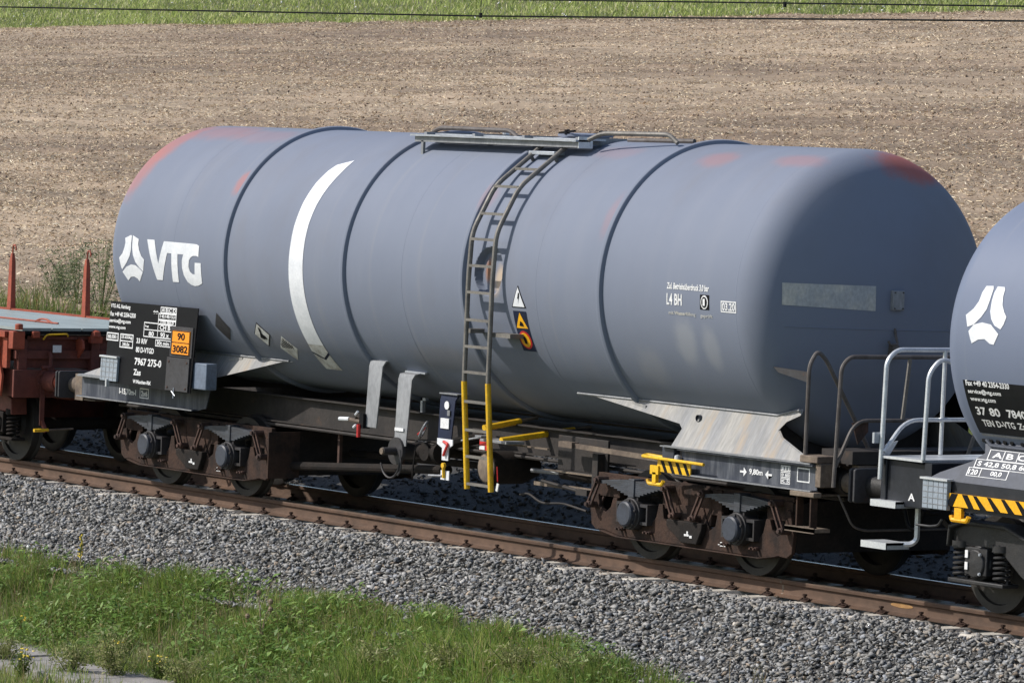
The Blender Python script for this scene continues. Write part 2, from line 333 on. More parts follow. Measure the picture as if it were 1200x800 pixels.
# track: rails, sleepers, clips
track = tag(empty('railway_track'), 'rusty railway track on pale concrete sleepers under the wagons', kind='structure')
RP = [(-.075, -.172), (.075, -.172), (.075, -.160), (.022, -.145), (.009, -.125), (.009, -.05), (.0345, -.038), (.0365, -.012), (.03, -.002), (-.03, -.002), (-.0365, -.012), (-.0345, -.038), (-.009, -.05), (-.009, -.125), (-.022, -.145), (-.075, -.160)]
for sy, top in ((-1, 'rail_top'), (1, 'rail_shine')):
    rl = part('rail', 'rail_side', track, lambda b: b.prism([(p[0]+sy*.7535, p[1]) for p in RP], -60, 40, 'yz'))
    part('running_surface', top, rl, lambda b: b.box(-60, 40, sy*.7535-.028, sy*.7535+.028, -.004, 0))
part('rail_weld', 'rail_top', track, lambda b: b.prism([(p[0]*1.12-.7535, p[1]*1.02) for p in RP if p[1] < -.004], 6.16, 6.19, 'yz'))
decal('paint_mark', 'tan_paint', track, disc2(8.05, -.075, .17, .022), lambda x, z: (x, -.7535-.0375 if False else -.766, z))
def slp(b):
    P = [(-.15, -.42), (.15, -.42), (.13, -.22), (.095, -.174), (-.095, -.174), (-.13, -.20)]
    prof = [(-1.30, -.03), (-1.27, 0), (-.5, 0), (-.35, -.03), (.35, -.03), (.5, 0), (1.27, 0), (1.30, -.03)]
    vv = []; n = len(P)
    for y, dz in prof: vv += [(p[0], y, p[1]+(dz if p[1] > -.3 else 0)) for p in P]
    ff = [(i*n+k, i*n+(k+1) % n, (i+1)*n+(k+1) % n, (i+1)*n+k) for i in range(len(prof)-1) for k in range(n)]+[tuple(range(n)), tuple(range((len(prof)-1)*n, len(prof)*n))]
    b.add(vv, ff)
def clip_(b, sy, side):
    y = sy*.7535; s = side
    b.box(-.05, .05, y+s*.085-.03, y+s*.085+.03, -.175, -.152)
    b.tube(fillet([(-.055, y+s*.15, -.185), (-.055, y+s*.06, -.135), (0, y+s*.045, -.138), (0, y+s*.12, -.15), (.055, y+s*.06, -.135), (.055, y+s*.15, -.185)], .03, 3), .0095, 6)
    b.lathe([(-.17, .014), (-.115, .014), (-.115, .024), (-.095, .024), (-.092, .0)], (0, y+s*.09, 0), 'z', 8)
s0 = None
for k in range(-14, 52):
    x = -9.556+.6*k
    if s0 is None:
        s0 = part('sleeper', 'concrete', track, slp, smooth=False, loc=(x, 0, 0))
        for sy in (-1, 1):
            for side in (-1, 1): part('rail_clip', 'rust', s0, lambda b: clip_(b, sy, side))
    else:
        c_ = copy_tree(s0, track); c_.location = (x, random.uniform(-.01, .01), random.uniform(-.004, .004))

# ballast stones
def hull(n, sq):
    bm = bmesh.new()
    for _ in range(n):
        p = Vector((random.gauss(0, 1), random.gauss(0, 1), random.gauss(0, 1))).normalized()*random.uniform(.8, 1.15); bm.verts.new((p.x*sq[0], p.y*sq[1], p.z*sq[2]))
    res = bmesh.ops.convex_hull(bm, input=bm.verts)
    bmesh.ops.delete(bm, geom=[g for g in set(res['geom_interior']+res['geom_unused']) if isinstance(g, bmesh.types.BMVert)], context='VERTS')
    bm.verts.ensure_lookup_table(); bm.verts.index_update(); v = V([q.co[:] for q in bm.verts]); f = np.array([[q.index for q in fc.verts] for fc in bm.faces]); bm.free(); return v, f
TEMPL = [hull(random.choice((6, 7, 7, 8)), (1.15, random.uniform(.6, .95), random.uniform(.32, .6))) for _ in range(14)]
def rot_mats(n, tilt=math.pi):
    q = rng.normal(size=(n, 4)); q /= np.linalg.norm(q, axis=1)[:, None]; w_, x, y, z = q.T
    return np.stack([1-2*(y*y+z*z), 2*(x*y-z*w_), 2*(x*z+y*w_), 2*(x*y+z*w_), 1-2*(x*x+z*z), 2*(y*z-x*w_), 2*(x*z-y*w_), 2*(y*z+x*w_), 1-2*(x*x+y*y)], -1).reshape(n, 3, 3)
def flat_mats(n, t):
    a = rng.uniform(0, 6.283, n); b = rng.normal(0, t, n); g_ = rng.uniform(0, 6.283, n); ca, sa, cb, sb, cg, sg = np.cos(a), np.sin(a), np.cos(b), np.sin(b), np.cos(g_), np.sin(g_); o, z = np.ones(n), np.zeros(n)
    Za = np.stack([ca, -sa, z, sa, ca, z, z, z, o], -1).reshape(n, 3, 3); Xb = np.stack([o, z, z, z, cb, -sb, z, sb, cb], -1).reshape(n, 3, 3); Zg = np.stack([cg, -sg, z, sg, cg, z, z, z, o], -1).reshape(n, 3, 3)
    return Za@Xb@Zg
def scatter_lumps(name, m, pos, size, colr, parent=None, tilt=None):
    n = len(pos); R = rot_mats(n) if tilt is None else flat_mats(n, tilt); which = rng.integers(0, len(TEMPL), n); VV, FF, CC = [], [], []; k = 0
    for t, (v, f) in enumerate(TEMPL):
        idx = np.where(which == t)[0]
        if not len(idx): continue
        P = np.einsum('nij,vj->nvi', R[idx], v)*size[idx][:, None, None]+pos[idx][:, None]
        VV.append(P.reshape(-1, 3)); FF.append((f[None]+(np.arange(len(idx))*len(v))[:, None, None]+k).reshape(-1, 3)); CC.append(np.repeat(colr[idx], len(v), 0)); k += len(idx)*len(v)
    VV, FF, CC = np.concatenate(VV), np.concatenate(FF), np.concatenate(CC)
    return mesh_np(name, m, VV, FF.ravel(), np.arange(len(FF))*3, np.full(len(FF), 3), CC, parent=parent)
def stone_field(n, x0, x1, y0, y1, dz, smin, smax):
    x = rng.uniform(x0, x1, n); y = rng.uniform(y0, y1, n); s = smin+(smax-smin)*rng.random(n)**1.6
    z = bed_z(x, y)+dz+rng.uniform(-.02, .018, n)+.035*(grid_noise(x, y, .5, .4, 9)-.5); return np.stack([x, y, z], -1), s
P1, S1 = stone_field(62000, -15, 13, -2.88, -.86, .012, .018, .056)
P2, S2 = stone_field(15000, -14, 12, -.66, .66, .0, .02, .045)
P3, S3 = stone_field(16000, -22, 8, .88, 5.2, .01, .025, .06)
PP = np.concatenate([P1, P2, P3]); SS = np.concatenate([S1, S2, S3])
keep = ~((np.abs(((PP[:, 0]+9.556+.3) % .6)-.3) < .145) & (np.abs(PP[:, 1]) < 1.04+.05*np.sin(PP[:, 0]*37)) & (PP[:, 2] > -.27)); PP, SS = PP[keep], SS[keep]
ay = np.abs(PP[:, 1]); PP[:, 2] += .034*np.clip((ay-1.06)/.08, 0, 1)*np.clip((1.55-ay)/.2, 0, 1)
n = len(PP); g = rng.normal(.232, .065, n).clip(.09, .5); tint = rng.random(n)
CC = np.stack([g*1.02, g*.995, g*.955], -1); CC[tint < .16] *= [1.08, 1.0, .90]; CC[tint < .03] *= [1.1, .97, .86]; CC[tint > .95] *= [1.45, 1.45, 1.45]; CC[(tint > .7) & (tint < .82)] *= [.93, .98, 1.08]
near = np.exp(-((np.abs(PP[:, 1])-.75)/.35)**2); CC[PP[:, 1] > -.6] *= .28  # shade under the train painted into the stone colour, in and beyond the track
near = .6*near*(.5+grid_noise(PP[:, 0], PP[:, 1], .7, .5, 97)); CC = CC*(1-near[:, None])+np.array([.115, .078, .055])*near[:, None]
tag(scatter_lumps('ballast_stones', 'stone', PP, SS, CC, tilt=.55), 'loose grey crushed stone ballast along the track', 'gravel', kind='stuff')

# straw and clods on the field
def field_pts(n, x_m=.26):
    y = 9.0+53*rng.random(n)**.85; xl = 44.6-(y+30.4)*math.tan(math.radians(61.4)); xr = 44.6-(y+30.4)*math.tan(math.radians(49.8)); wd = xr-xl
    return xl-wd*x_m+wd*(1+2*x_m)*rng.random(n), y
def quads(name, m, c, ax, side, L_, W_, colr, taper=.5, kind='stuff'):
    a = ax*L_[:, None]/2; b = side*W_[:, None]/2; v = np.stack([c-a-b, c+a-b*taper, c+a+b*taper, c-a+b], 1).reshape(-1, 3); n = len(c)
    return mesh_np(name, m, v, np.arange(4*n), np.arange(n)*4, np.full(n, 4), np.repeat(colr, 4, 0))
N = 490000; x, y = field_pts(N)
dens = .22+.42*grid_noise(x, y, 14, 1.5, 21)+.75*grid_noise(x, y, 45, 7, 22)**1.3+.35*(grid_noise(x, y, 2.5, 1.2, 23)-.5)
k = rng.random(N) < np.clip(dens*1.15-.12, .08, 1); x, y = x[k], y[k]; N = len(x)
th = rng.uniform(0, 2*math.pi, N); ti = np.abs(rng.normal(0, .30, N)); ax = np.stack([np.cos(th)*np.cos(ti), np.sin(th)*np.cos(ti), np.sin(ti)], -1)
L_ = .025+.105*rng.random(N)**1.8; W_ = rng.uniform(.008, .018, N); sd_ = rng.normal(size=(N, 3)); sd_ -= ax*(sd_*ax).sum(1)[:, None]; sd_ /= np.linalg.norm(sd_, axis=1)[:, None]
c = np.stack([x, y, field_z(x, y)+.008+.5*L_*np.sin(ti)+rng.uniform(0, .02, N)], -1)
base = np.array([[.68, .555, .375], [.58, .455, .305], [.45, .33, .222], [.78, .69, .53], [.31, .215, .145]])[rng.choice(5, N, p=[.32, .27, .2, .09, .12])]
tag(quads('straw_litter', 'straw', c, ax, sd_, L_, W_, base*rng.uniform(.8, 1.12, (N, 1)), .8), 'pale chopped straw lying over the brown field', 'straw', kind='stuff')
N = 48000; x, y = field_pts(N); s = .015+.055*rng.random(N)**2.5
cc = np.array([.225, .162, .118])*rng.uniform(.75, 1.3, (N, 1)); tag(scatter_lumps('soil_clods', 'clod', np.stack([x, y, field_z(x, y)], -1), s, cc), 'brown clods of earth in the harvested field', 'soil', kind='stuff')

# grasses: curved blades
def blades(name, m, x, y, z, h, wd, colr, lean=.35):
    n = len(x); th = rng.uniform(0, 2*math.pi, n); ln = np.abs(rng.normal(lean, .25, n))*h; ph = th+rng.normal(0, 1.2, n)
    sx, sy = np.cos(ph)*wd/2, np.sin(ph)*wd/2; dx, dy = np.cos(th)*ln, np.sin(th)*ln; O = np.stack([x, y, z], -1); zz = np.zeros(n)
    v = np.stack([O-np.stack([sx, sy, zz], -1), O+np.stack([sx, sy, zz], -1), O+np.stack([dx*.35+sx*.8, dy*.35+sy*.8, h*.6], -1), O+np.stack([dx*.35-sx*.8, dy*.35-sy*.8, h*.6], -1), O+np.stack([dx, dy, h*np.sqrt(np.clip(1-(ln/h)**2*.5, .3, 1))], -1)], 1).reshape(-1, 3)
    k = np.arange(n)[:, None]*5; lo = np.concatenate([k+[0, 1, 2, 3], k+[3, 2, 4]], 1).ravel()
    st = np.stack([np.arange(n)*7, np.arange(n)*7+4], 1).ravel(); to = np.tile([4, 3], n)
    return mesh_np(name, m, v, lo, st, to, np.repeat(colr, 5, 0))
def greens(n, pal, p): return np.array(pal)[rng.choice(len(pal), n, p=p)]*rng.uniform(.7, 1.25, (n, 1))
G1 = [[.18, .265, .055], [.25, .335, .07], [.34, .365, .11], [.11, .20, .045], [.43, .35, .19]]
# bank in front of the ballast
def bank(n, y0, y1, x0=-14, x1=10):
    x = rng.uniform(x0, x1, n); y = rng.uniform(y0, y1, n); return x, y
N = 170000; x, y = bank(N, -4.25, -2.30); edge = -2.52-.28*np.clip((x-5.2)/1.5, 0, 3)-.18*(grid_noise(x, y, 1.1, 9, 31)-.5)-.35*(grid_noise(x, y, 3.1, 9, 32)-.5)
cl = 1.15*grid_noise(x, y, .55, .45, 33)**1.4+.5*grid_noise(x, y, .2, .16, 34); k = (y < edge) & (rng.random(N) < np.clip(.25+cl*.75, 0, 1)); x, y, cl = x[k], y[k], cl[k]; N = len(x)
h = (.05+.29*cl)*rng.uniform(.4, 1.4, N)*np.clip((-2.25-y)/.45, .25, 1)*(.7+.25*np.clip(x/3, 0, 1.5))
tag(blades('bank_grass', 'leaf', x, y, np.maximum(ground_z(x, y), np.where(y > -2.75, bed_z(x, y), -9))-.02, h, rng.uniform(.005, .012, N), greens(N, G1, [.3, .32, .16, .14, .08])*(.75+.5*grid_noise(x, y, 1.3, .8, 35)[:, None]), .4), 'lush green grass on the bank below the ballast', 'grass', kind='stuff')
# broad leaves among the grass
N = 62000; x, y = bank(N, -4.2, -2.45); cl = grid_noise(x, y, .6, .5, 41); k = (rng.random(N) < np.clip((cl-.25)*2.2, .05, 1)) & (y < -2.55-.28*np.clip((x-5.2)/1.5, 0, 3)-.35*(grid_noise(x, y, 3.1, 9, 32)-.5)); x, y, cl = x[k], y[k], cl[k]; N = len(x)
th = rng.uniform(0, 2*math.pi, N); ti = rng.normal(.35, .35, N); ax = np.stack([np.cos(th)*np.cos(ti), np.sin(th)*np.cos(ti), np.sin(ti)], -1); sd_ = np.stack([-np.sin(th), np.cos(th), rng.normal(0, .3, N)], -1)
L_ = .02+.10*rng.random(N)**1.7; hz = rng.uniform(.0, .27, N)*(.4+cl)
c = np.stack([x, y, ground_z(x, y)+hz], -1); a = ax*L_[:, None]/2; b = sd_*(L_*rng.uniform(.22, .5, N))[:, None]/2; mid = np.array([0, 0, 1])*(L_*.12)[:, None]
v = np.stack([c-a, c-a*.2-b+mid, c+a, c-a*.2+b+mid], 1).reshape(-1, 3)
tag(mesh_np('broad_leaf_weeds', 'leaf', v, np.arange(4*N), np.arange(N)*4, np.full(N, 4), np.repeat(greens(N, [[.18, .295, .075], [.25, .36, .10], [.38, .43, .21], [.125, .21, .052]], [.35, .3, .12, .23]), 4, 0)), 'broad-leaved green weeds mixed into the bank grass', 'weeds', kind='stuff')
N = 5200; x, y = bank(N, -4.1, -2.6); cl = grid_noise(x, y, .5, .4, 91); k = cl > .68; x, y, cl = x[k], y[k], cl[k]; N = len(x); hs = rng.uniform(.12, .34, N)
tag(scatter_lumps('sorrel_seed_heads', 'sorrel', np.stack([x, y, ground_z(x, y)+hs], -1), rng.uniform(.005, .015, N), np.array([[.26, .13, .08], [.32, .20, .11], [.24, .20, .08], [.55, .50, .10]])[rng.choice(4, N, p=[.4, .3, .24, .06])]), 'reddish and straw-coloured seed heads above the bank grass', 'seed heads', kind='stuff')
N = 2600; x, y = bank(N, -4.15, -2.5); k = grid_noise(x, y, .8, .5, 95) > .45; x, y = x[k], y[k]; N = len(x)
tag(blades('dry_stalks', 'leaf', x, y, ground_z(x, y), rng.uniform(.18, .46, N), rng.uniform(.004, .008, N), greens(N, [[.36, .28, .16], [.28, .19, .11], [.42, .37, .20]], [.4, .3, .3]), .25), 'thin dry stalks standing among the bank grass', 'stalks', kind='stuff')
# grass below / beside the path and sparse growth in the stones
N = 26000; x, y = bank(N, -8.5, -4.9, -6, 8); k = rng.random(N) < .3+.6*grid_noise(x, y, .9, .7, 51); x, y = x[k], y[k]; N = len(x)
tag(blades('path_side_grass', 'leaf', x, y, ground_z(x, y), rng.uniform(.08, .3, N), rng.uniform(.005, .012, N), greens(N, G1, [.2, .25, .25, .1, .2])), 'long grass growing along the concrete path', 'grass', kind='stuff')
N = 5000; x, y = bank(N, -2.72, -1.9); k = rng.random(N) < np.clip((grid_noise(x, y, .6, .3, 61)-.62)*2.2, 0, 1)*np.clip((-1.9-y)/.7, 0, 1); x, y = x[k], y[k]; N = len(x)
tag(blades('ballast_edge_grass', 'leaf', x, y, bed_z(x, y), rng.uniform(.03, .11, N), rng.uniform(.004, .008, N), greens(N, [[.12, .14, .05], [.16, .15, .07], [.20, .17, .10]], [.4, .35, .25])), 'sparse dry grass tufts between the ballast stones', 'grass', kind='stuff')
# far meadow above the field
N = 90000; y = 61.2+40*rng.random(N)**1.5; xl = 44.6-(y+30.4)*math.tan(math.radians(61.8)); xr = 44.6-(y+30.4)*math.tan(math.radians(49.4)); x = xl-12+(xr-xl+24)*rng.random(N)
k = (y > 61.9+1.4*(grid_noise(x, y, 6, 50, 71)-.5)) ; x, y = x[k], y[k]; N = len(x); cl = grid_noise(x, y, 3.5, 1.6, 72)+.6*grid_noise(x, y, .9, .5, 73)
cg = greens(N, [[.34, .40, .11], [.41, .45, .15], [.46, .45, .21], [.25, .31, .09], [.52, .47, .29]], [.34, .3, .14, .14, .08])*(.65+.5*cl[:, None]); 
tag(blades('meadow_grass', 'leaf', x, y, ground_z(x, y), (.05+.22*cl)*rng.uniform(.4, 1.3, N), rng.uniform(.025, .06, N), cg, .7), 'bright green meadow grass along the top edge of the field', 'grass', kind='stuff')
N = 420; y = 62.3+22*rng.random(N)**1.5; x = rng.uniform(-150, -55, N); tag(scatter_lumps('meadow_flowers', 'clod', np.stack([x, y, ground_z(x, y)+.16], -1), rng.uniform(.02, .06, N), np.tile([.8, .8, .76], (N, 1))), 'scattered white flowers in the meadow above the field', 'flowers', kind='stuff')
# rough verge behind the red wagon
N = 60000; x = rng.uniform(-46, 0, N); y = rng.uniform(6.2, 10.6, N); cl = grid_noise(x, y, 1.3, 1.1, 81)+.5*grid_noise(x, y, .4, .3, 82); k = (rng.random(N) < .2+.7*cl) & (y < 10.4-1.6*grid_noise(x, y, 2.4, 9, 83)); x, y, cl = x[k], y[k], cl[k]; N = len(x)
tag(blades('verge_grass', 'leaf', x, y, ground_z(x, y), (.22+.36*cl)*rng.uniform(.5, 1.2, N), rng.uniform(.008, .018, N), greens(N, [[.21, .26, .07], [.26, .31, .09], [.31, .30, .14], [.32, .18, .09], [.15, .20, .065]], [.34, .26, .16, .08, .16]), .4), 'tall rough grass on the verge between train and field', 'grass', kind='stuff')

# concrete path with slabs
path = tag(empty('path', (0, -4.4, -1.585)), 'weathered grey concrete path at the foot of the bank', kind='structure')
for i in range(-8, 8):
    part('slab', 'path', path, lambda b: b.box(-.985, .985, -.65, .65, -.18, .02), loc=(i*2.0-.2+.9, .0, random.uniform(-.012, .012)), smooth=False, bevel=.012)

path.rotation_euler.z = math.radians(3.6)
# weeds one can pick out
def weed(name, loc, label, cat, fn, group=None):
    t = tag(empty(name, loc), label, cat, group); fn(t); return t
def leaf_cloud(parent, n, hgt, spread, size, pal, name='foliage', low=.05):
    z = low+(hgt-low)*rng.random(n)**.8; rr = spread*np.sqrt(rng.random(n))*(.45+.8*np.sin(np.clip(z/hgt, 0, 1)*2.6)); th = rng.uniform(0, 6.283, n)
    # cluster along stems
    ns = 22; sa = rng.uniform(0, 6.283, ns); sl = rng.uniform(.15, 1, ns)*spread; si = rng.integers(0, ns, n)
    x = np.cos(sa[si])*sl[si]*(z/hgt)**.7+rng.normal(0, spread*.10, n); y = np.sin(sa[si])*sl[si]*(z/hgt)**.7+rng.normal(0, spread*.10, n); z = z*(.65+.35*rng.random(ns)[si])
    t2 = rng.uniform(0, 6.283, n); ti = rng.normal(.4, .5, n); ax = np.stack([np.cos(t2)*np.cos(ti), np.sin(t2)*np.cos(ti), np.sin(ti)], -1); sd_ = rng.normal(size=(n, 3)); sd_ -= ax*(sd_*ax).sum(1)[:, None]; sd_ /= np.linalg.norm(sd_, axis=1)[:, None]
    L_ = size*rng.uniform(.5, 1.4, n); c = np.stack([x, y, z], -1); a = ax*L_[:, None]/2; b = sd_*(L_*.32)[:, None]/2
    v = np.stack([c-a, c-b, c+a, c+b], 1).reshape(-1, 3)
    mesh_np(name, 'leaf', v, np.arange(4*n), np.arange(n)*4, np.full(n, 4), np.repeat(greens(n, pal, [1/len(pal)]*len(pal)), 4, 0), parent=parent)
    for q in range(0, ns, 2):
        e = (math.cos(sa[q])*sl[q], math.sin(sa[q])*sl[q], hgt*.9); part('stem', 'green_dark', parent, lambda b: b.tube([(0, 0, 0), (e[0]*.5, e[1]*.5, hgt*.5), e], [.008, .006, .003], 5))
GB = [[.19, .225, .11], [.24, .27, .14], [.16, .19, .095], [.30, .30, .18]]
for (x, y, hh, sp, n_, lb) in ((-25.2, 9.2, 1.45, .75, 950, 'grey-green leafy bush right behind the red stake nearest the tank'), (-24.0, 9.4, 1.25, .65, 800, 'grey-green bush at the verge, half hidden by the tank end'), (-26.7, 9.6, 1.1, .6, 800, 'loose grey-green bush between the two red stakes'), (-27.9, 9.9, .75, .4, 900, 'small low bush beside the leftmost red stake')):
    weed('bush', (x, y, float(ground_z(x, y))), lb, 'bush', lambda t: leaf_cloud(t, n_, hh, sp, .07, GB), 'bushes on the verge behind the red wagon')
def gpos(x, y): return (x, y, float(ground_z(x, y)))
def mull(t):
    part('stem', 'green_dark', t, lambda b: b.tube([(0, 0, 0), (.01, 0, .2), (0, .01, .42)], [.012, .01, .006], 6))
    b = MB()
    for k in range(26): a = random.uniform(0, 6.28); zz = .16+.26*k/26; q = .026*(1-.5*k/26); e = random.uniform(.004, .009); b.box(q*math.cos(a)-e, q*math.cos(a)+e, q*math.sin(a)-e, q*math.sin(a)+e, zz-e, zz+e)
    tag(b.build('flower_spike', 'flower', t), kind='stuff'); leaf_cloud(t, 40, .12, .12, .09, GB, 'leaves')
weed('mullein_plant', gpos(-4.5, -2.70), 'slender yellow-flowering spike at the edge of the ballast', 'plant', mull)
def thistle(t):
    for q in range(4):
        a = random.uniform(0, 6.28); L0 = random.uniform(.08, .16); hh = .3+.08*q
        part('stem', 'dry', t, lambda b: b.tube([(0, 0, 0), (.3*L0*math.cos(a), .3*L0*math.sin(a), hh*.6), (L0*math.cos(a), L0*math.sin(a), hh)], [.007, .006, .004], 5))
        part('seed_head', 'dry', t, lambda b: b.lathe([(-.03, .004), (-.015, .024), (.01, .028), (.03, .012), (.032, 0)], (L0*math.cos(a), L0*math.sin(a), hh+.02), 'z', 8))
weed('dried_thistle', gpos(.45, -3.28), 'brown dried thistle with seed heads standing in the green bank', 'plant', thistle)
def puff(t, hh=.2):
    part('stem', 'green_dark', t, lambda b: b.tube([(0, 0, 0), (.005, 0, hh*.5), (0, .005, hh)], .004, 5))
    part('seed_ball', 'fluff', t, lambda b: b.lathe([(-.03, .001), (-.022, .02), (0, .03), (.022, .02), (.03, .001)], (0, 0, hh), 'z', 10))
weed('dandelion', gpos(-1.05, -2.64), 'white dandelion clock at the edge between grass and ballast', 'plant', puff)
weed('dandelion', gpos(-5.8, -2.66), 'white dandelion clock at the far left edge of the ballast', 'plant', lambda t: puff(t, .14))
def ragw(t, hh=.3, n_=14):
    leaf_cloud(t, 160, hh, .16, .07, [[.10, .15, .03], [.14, .18, .045]], 'leaves')
    b = MB()
    for k in range(n_):
        a = random.uniform(0, 6.28); q = random.uniform(.0, .12); b.lathe([(0, .018), (.008, .012), (.01, 0)], (q*math.cos(a), q*math.sin(a), hh*random.uniform(.7, 1.05)), 'z', 7)
    b.build('flowers', 'flower', t)
for (x, y, lb, hh) in ((-1.75, -3.80, 'low yellow-flowered plant at the broken edge of the path', .16), (-3.9, -3.75, 'small yellow-flowered plant above the left end of the path', .18), (-1.05, -5.3, 'yellow-flowered plant in the bottom left corner', .34), (-.1, -4.2, 'straggly yellow-flowered weed in front of the path slabs', .3)):
    weed('ragwort', gpos(x, y), lb, 'plant', lambda t: ragw(t, hh), 'yellow-flowered weeds by the path')
for (x, y, lb, n_, hh) in ((-.55, -4.45, 'tall bushy weed hiding the middle of the path', 1500, .55), (-1.0, -4.75, 'bushy weed left of the gap in the path', 1000, .42), (4.0, -3.2, 'dense feathery weed at the bottom edge near the middle', 1500, .42), (4.9, -3.05, 'feathery green weed right of the dense one at the bottom edge', 1300, .38), (.35, -4.15, 'bushy weed growing over the right end of the path', 1100, .36), (-2.3, -4.85, 'tangled weed covering the left end of the path', 1000, .34), (2.9, -3.3, 'grey-green bushy weed in the middle of the bank', 1200, .36), (5.75, -2.9, 'low feathery weed beside the ballast, right of the grass', 900, .3)):
    weed('leafy_weed', gpos(x, y), lb, 'plant', lambda t: leaf_cloud(t, n_, hh, .34, .045, [[.24, .28, .09], [.30, .32, .12], [.36, .34, .17]]), 'leafy weeds along the bank')

# ================================================================== OVERHEAD WIRES
def wire(name, lab, pts, rr, dr):
    t = tag(empty(name, pts[0]), lab, 'wire'); o = V(pts[0])
    part('wire', 'wire', t, lambda b: b.tube([V(p)-o for p in pts], rr, 6))
    for p0, p1 in dr:
        dq = part('dropper', 'wire', t, lambda b: b.tube([V(p0)-o, V(p1)-o], .004, 5)); part('clamp', 'wire', dq, lambda b: b.box(p0[0]-o[0]-.014, p0[0]-o[0]+.014, -.012, .012, p0[2]-o[2]-.035, p0[2]-o[2]+.02))
wire('contact_wire', 'lower dark overhead wire crossing in front of the field', [(-45, 0, 5.98), (-11.86, 0, 5.70), (-.7, 0, 5.585), (8.61, 0, 5.54), (30, 0, 5.5)], .0105, [((-.68, 0, 5.60), (-.68, 0, 6.4))])
wire('messenger_wire', 'upper dark overhead wire along the top edge of the picture', [(-45, 0, 6.5), (-11.86, 0, 5.90), (-.07, 0, 5.765), (8.6, 0, 5.68), (30, 0, 5.6)], .009, [((4.85, 0, 5.71), (4.85, 0, 6.3))])

# ================================================================== WAGON PIECES
def torisph(R, sgn, x0, n1=14, n2=14, crown=2.0, knuckle=.2):
    Rc, rk = crown*R, knuckle*R; th = math.asin((R-rk)/(Rc-rk)); pr = []
    for i in range(n1+1): a = (math.pi/2-th)*i/n1; pr.append((rk*math.sin(a), R-rk+rk*math.cos(a)))
    xc = rk*math.cos(th)-Rc*math.cos(th)
    for i in range(1, n2+1): a = th*(1-i/n2); pr.append((xc+Rc*math.cos(a), Rc*math.sin(a)))
    return [(x0+sgn*a, max(b, .0005)) for a, b in pr]
def on_shell(R, zc, off):
    def f(x, t): a = t/R; return (x, -(R+off)*math.cos(a), zc+(R+off)*math.sin(a))
    return f
def wheelset(parent, x, rad=.46, m='tread'):
    part('axle', 'grime', parent, lambda b: b.tube([(x, -1.0, rad), (x, 1.0, rad)], .075, 14))
    for s in (-1, 1):
        yo = s*.82; yi = s*.685
        prof = [(yi, .07), (yi, .16), (s*.74, .19), (s*.755, rad-.09), (yi, rad-.075), (yi, rad+.012), (yi+s*.012, rad+.030), (yi+s*.03, rad+.022), (yi+s*.045, rad+.002), (yo, rad-.003), (yo, rad-.075), (s*.79, rad-.085), (s*.785, .19), (s*.83, .15), (s*.83, .07)]
        part('wheel', m, parent, lambda b: b.lathe(prof, (x, 0, rad), 'y', 44))

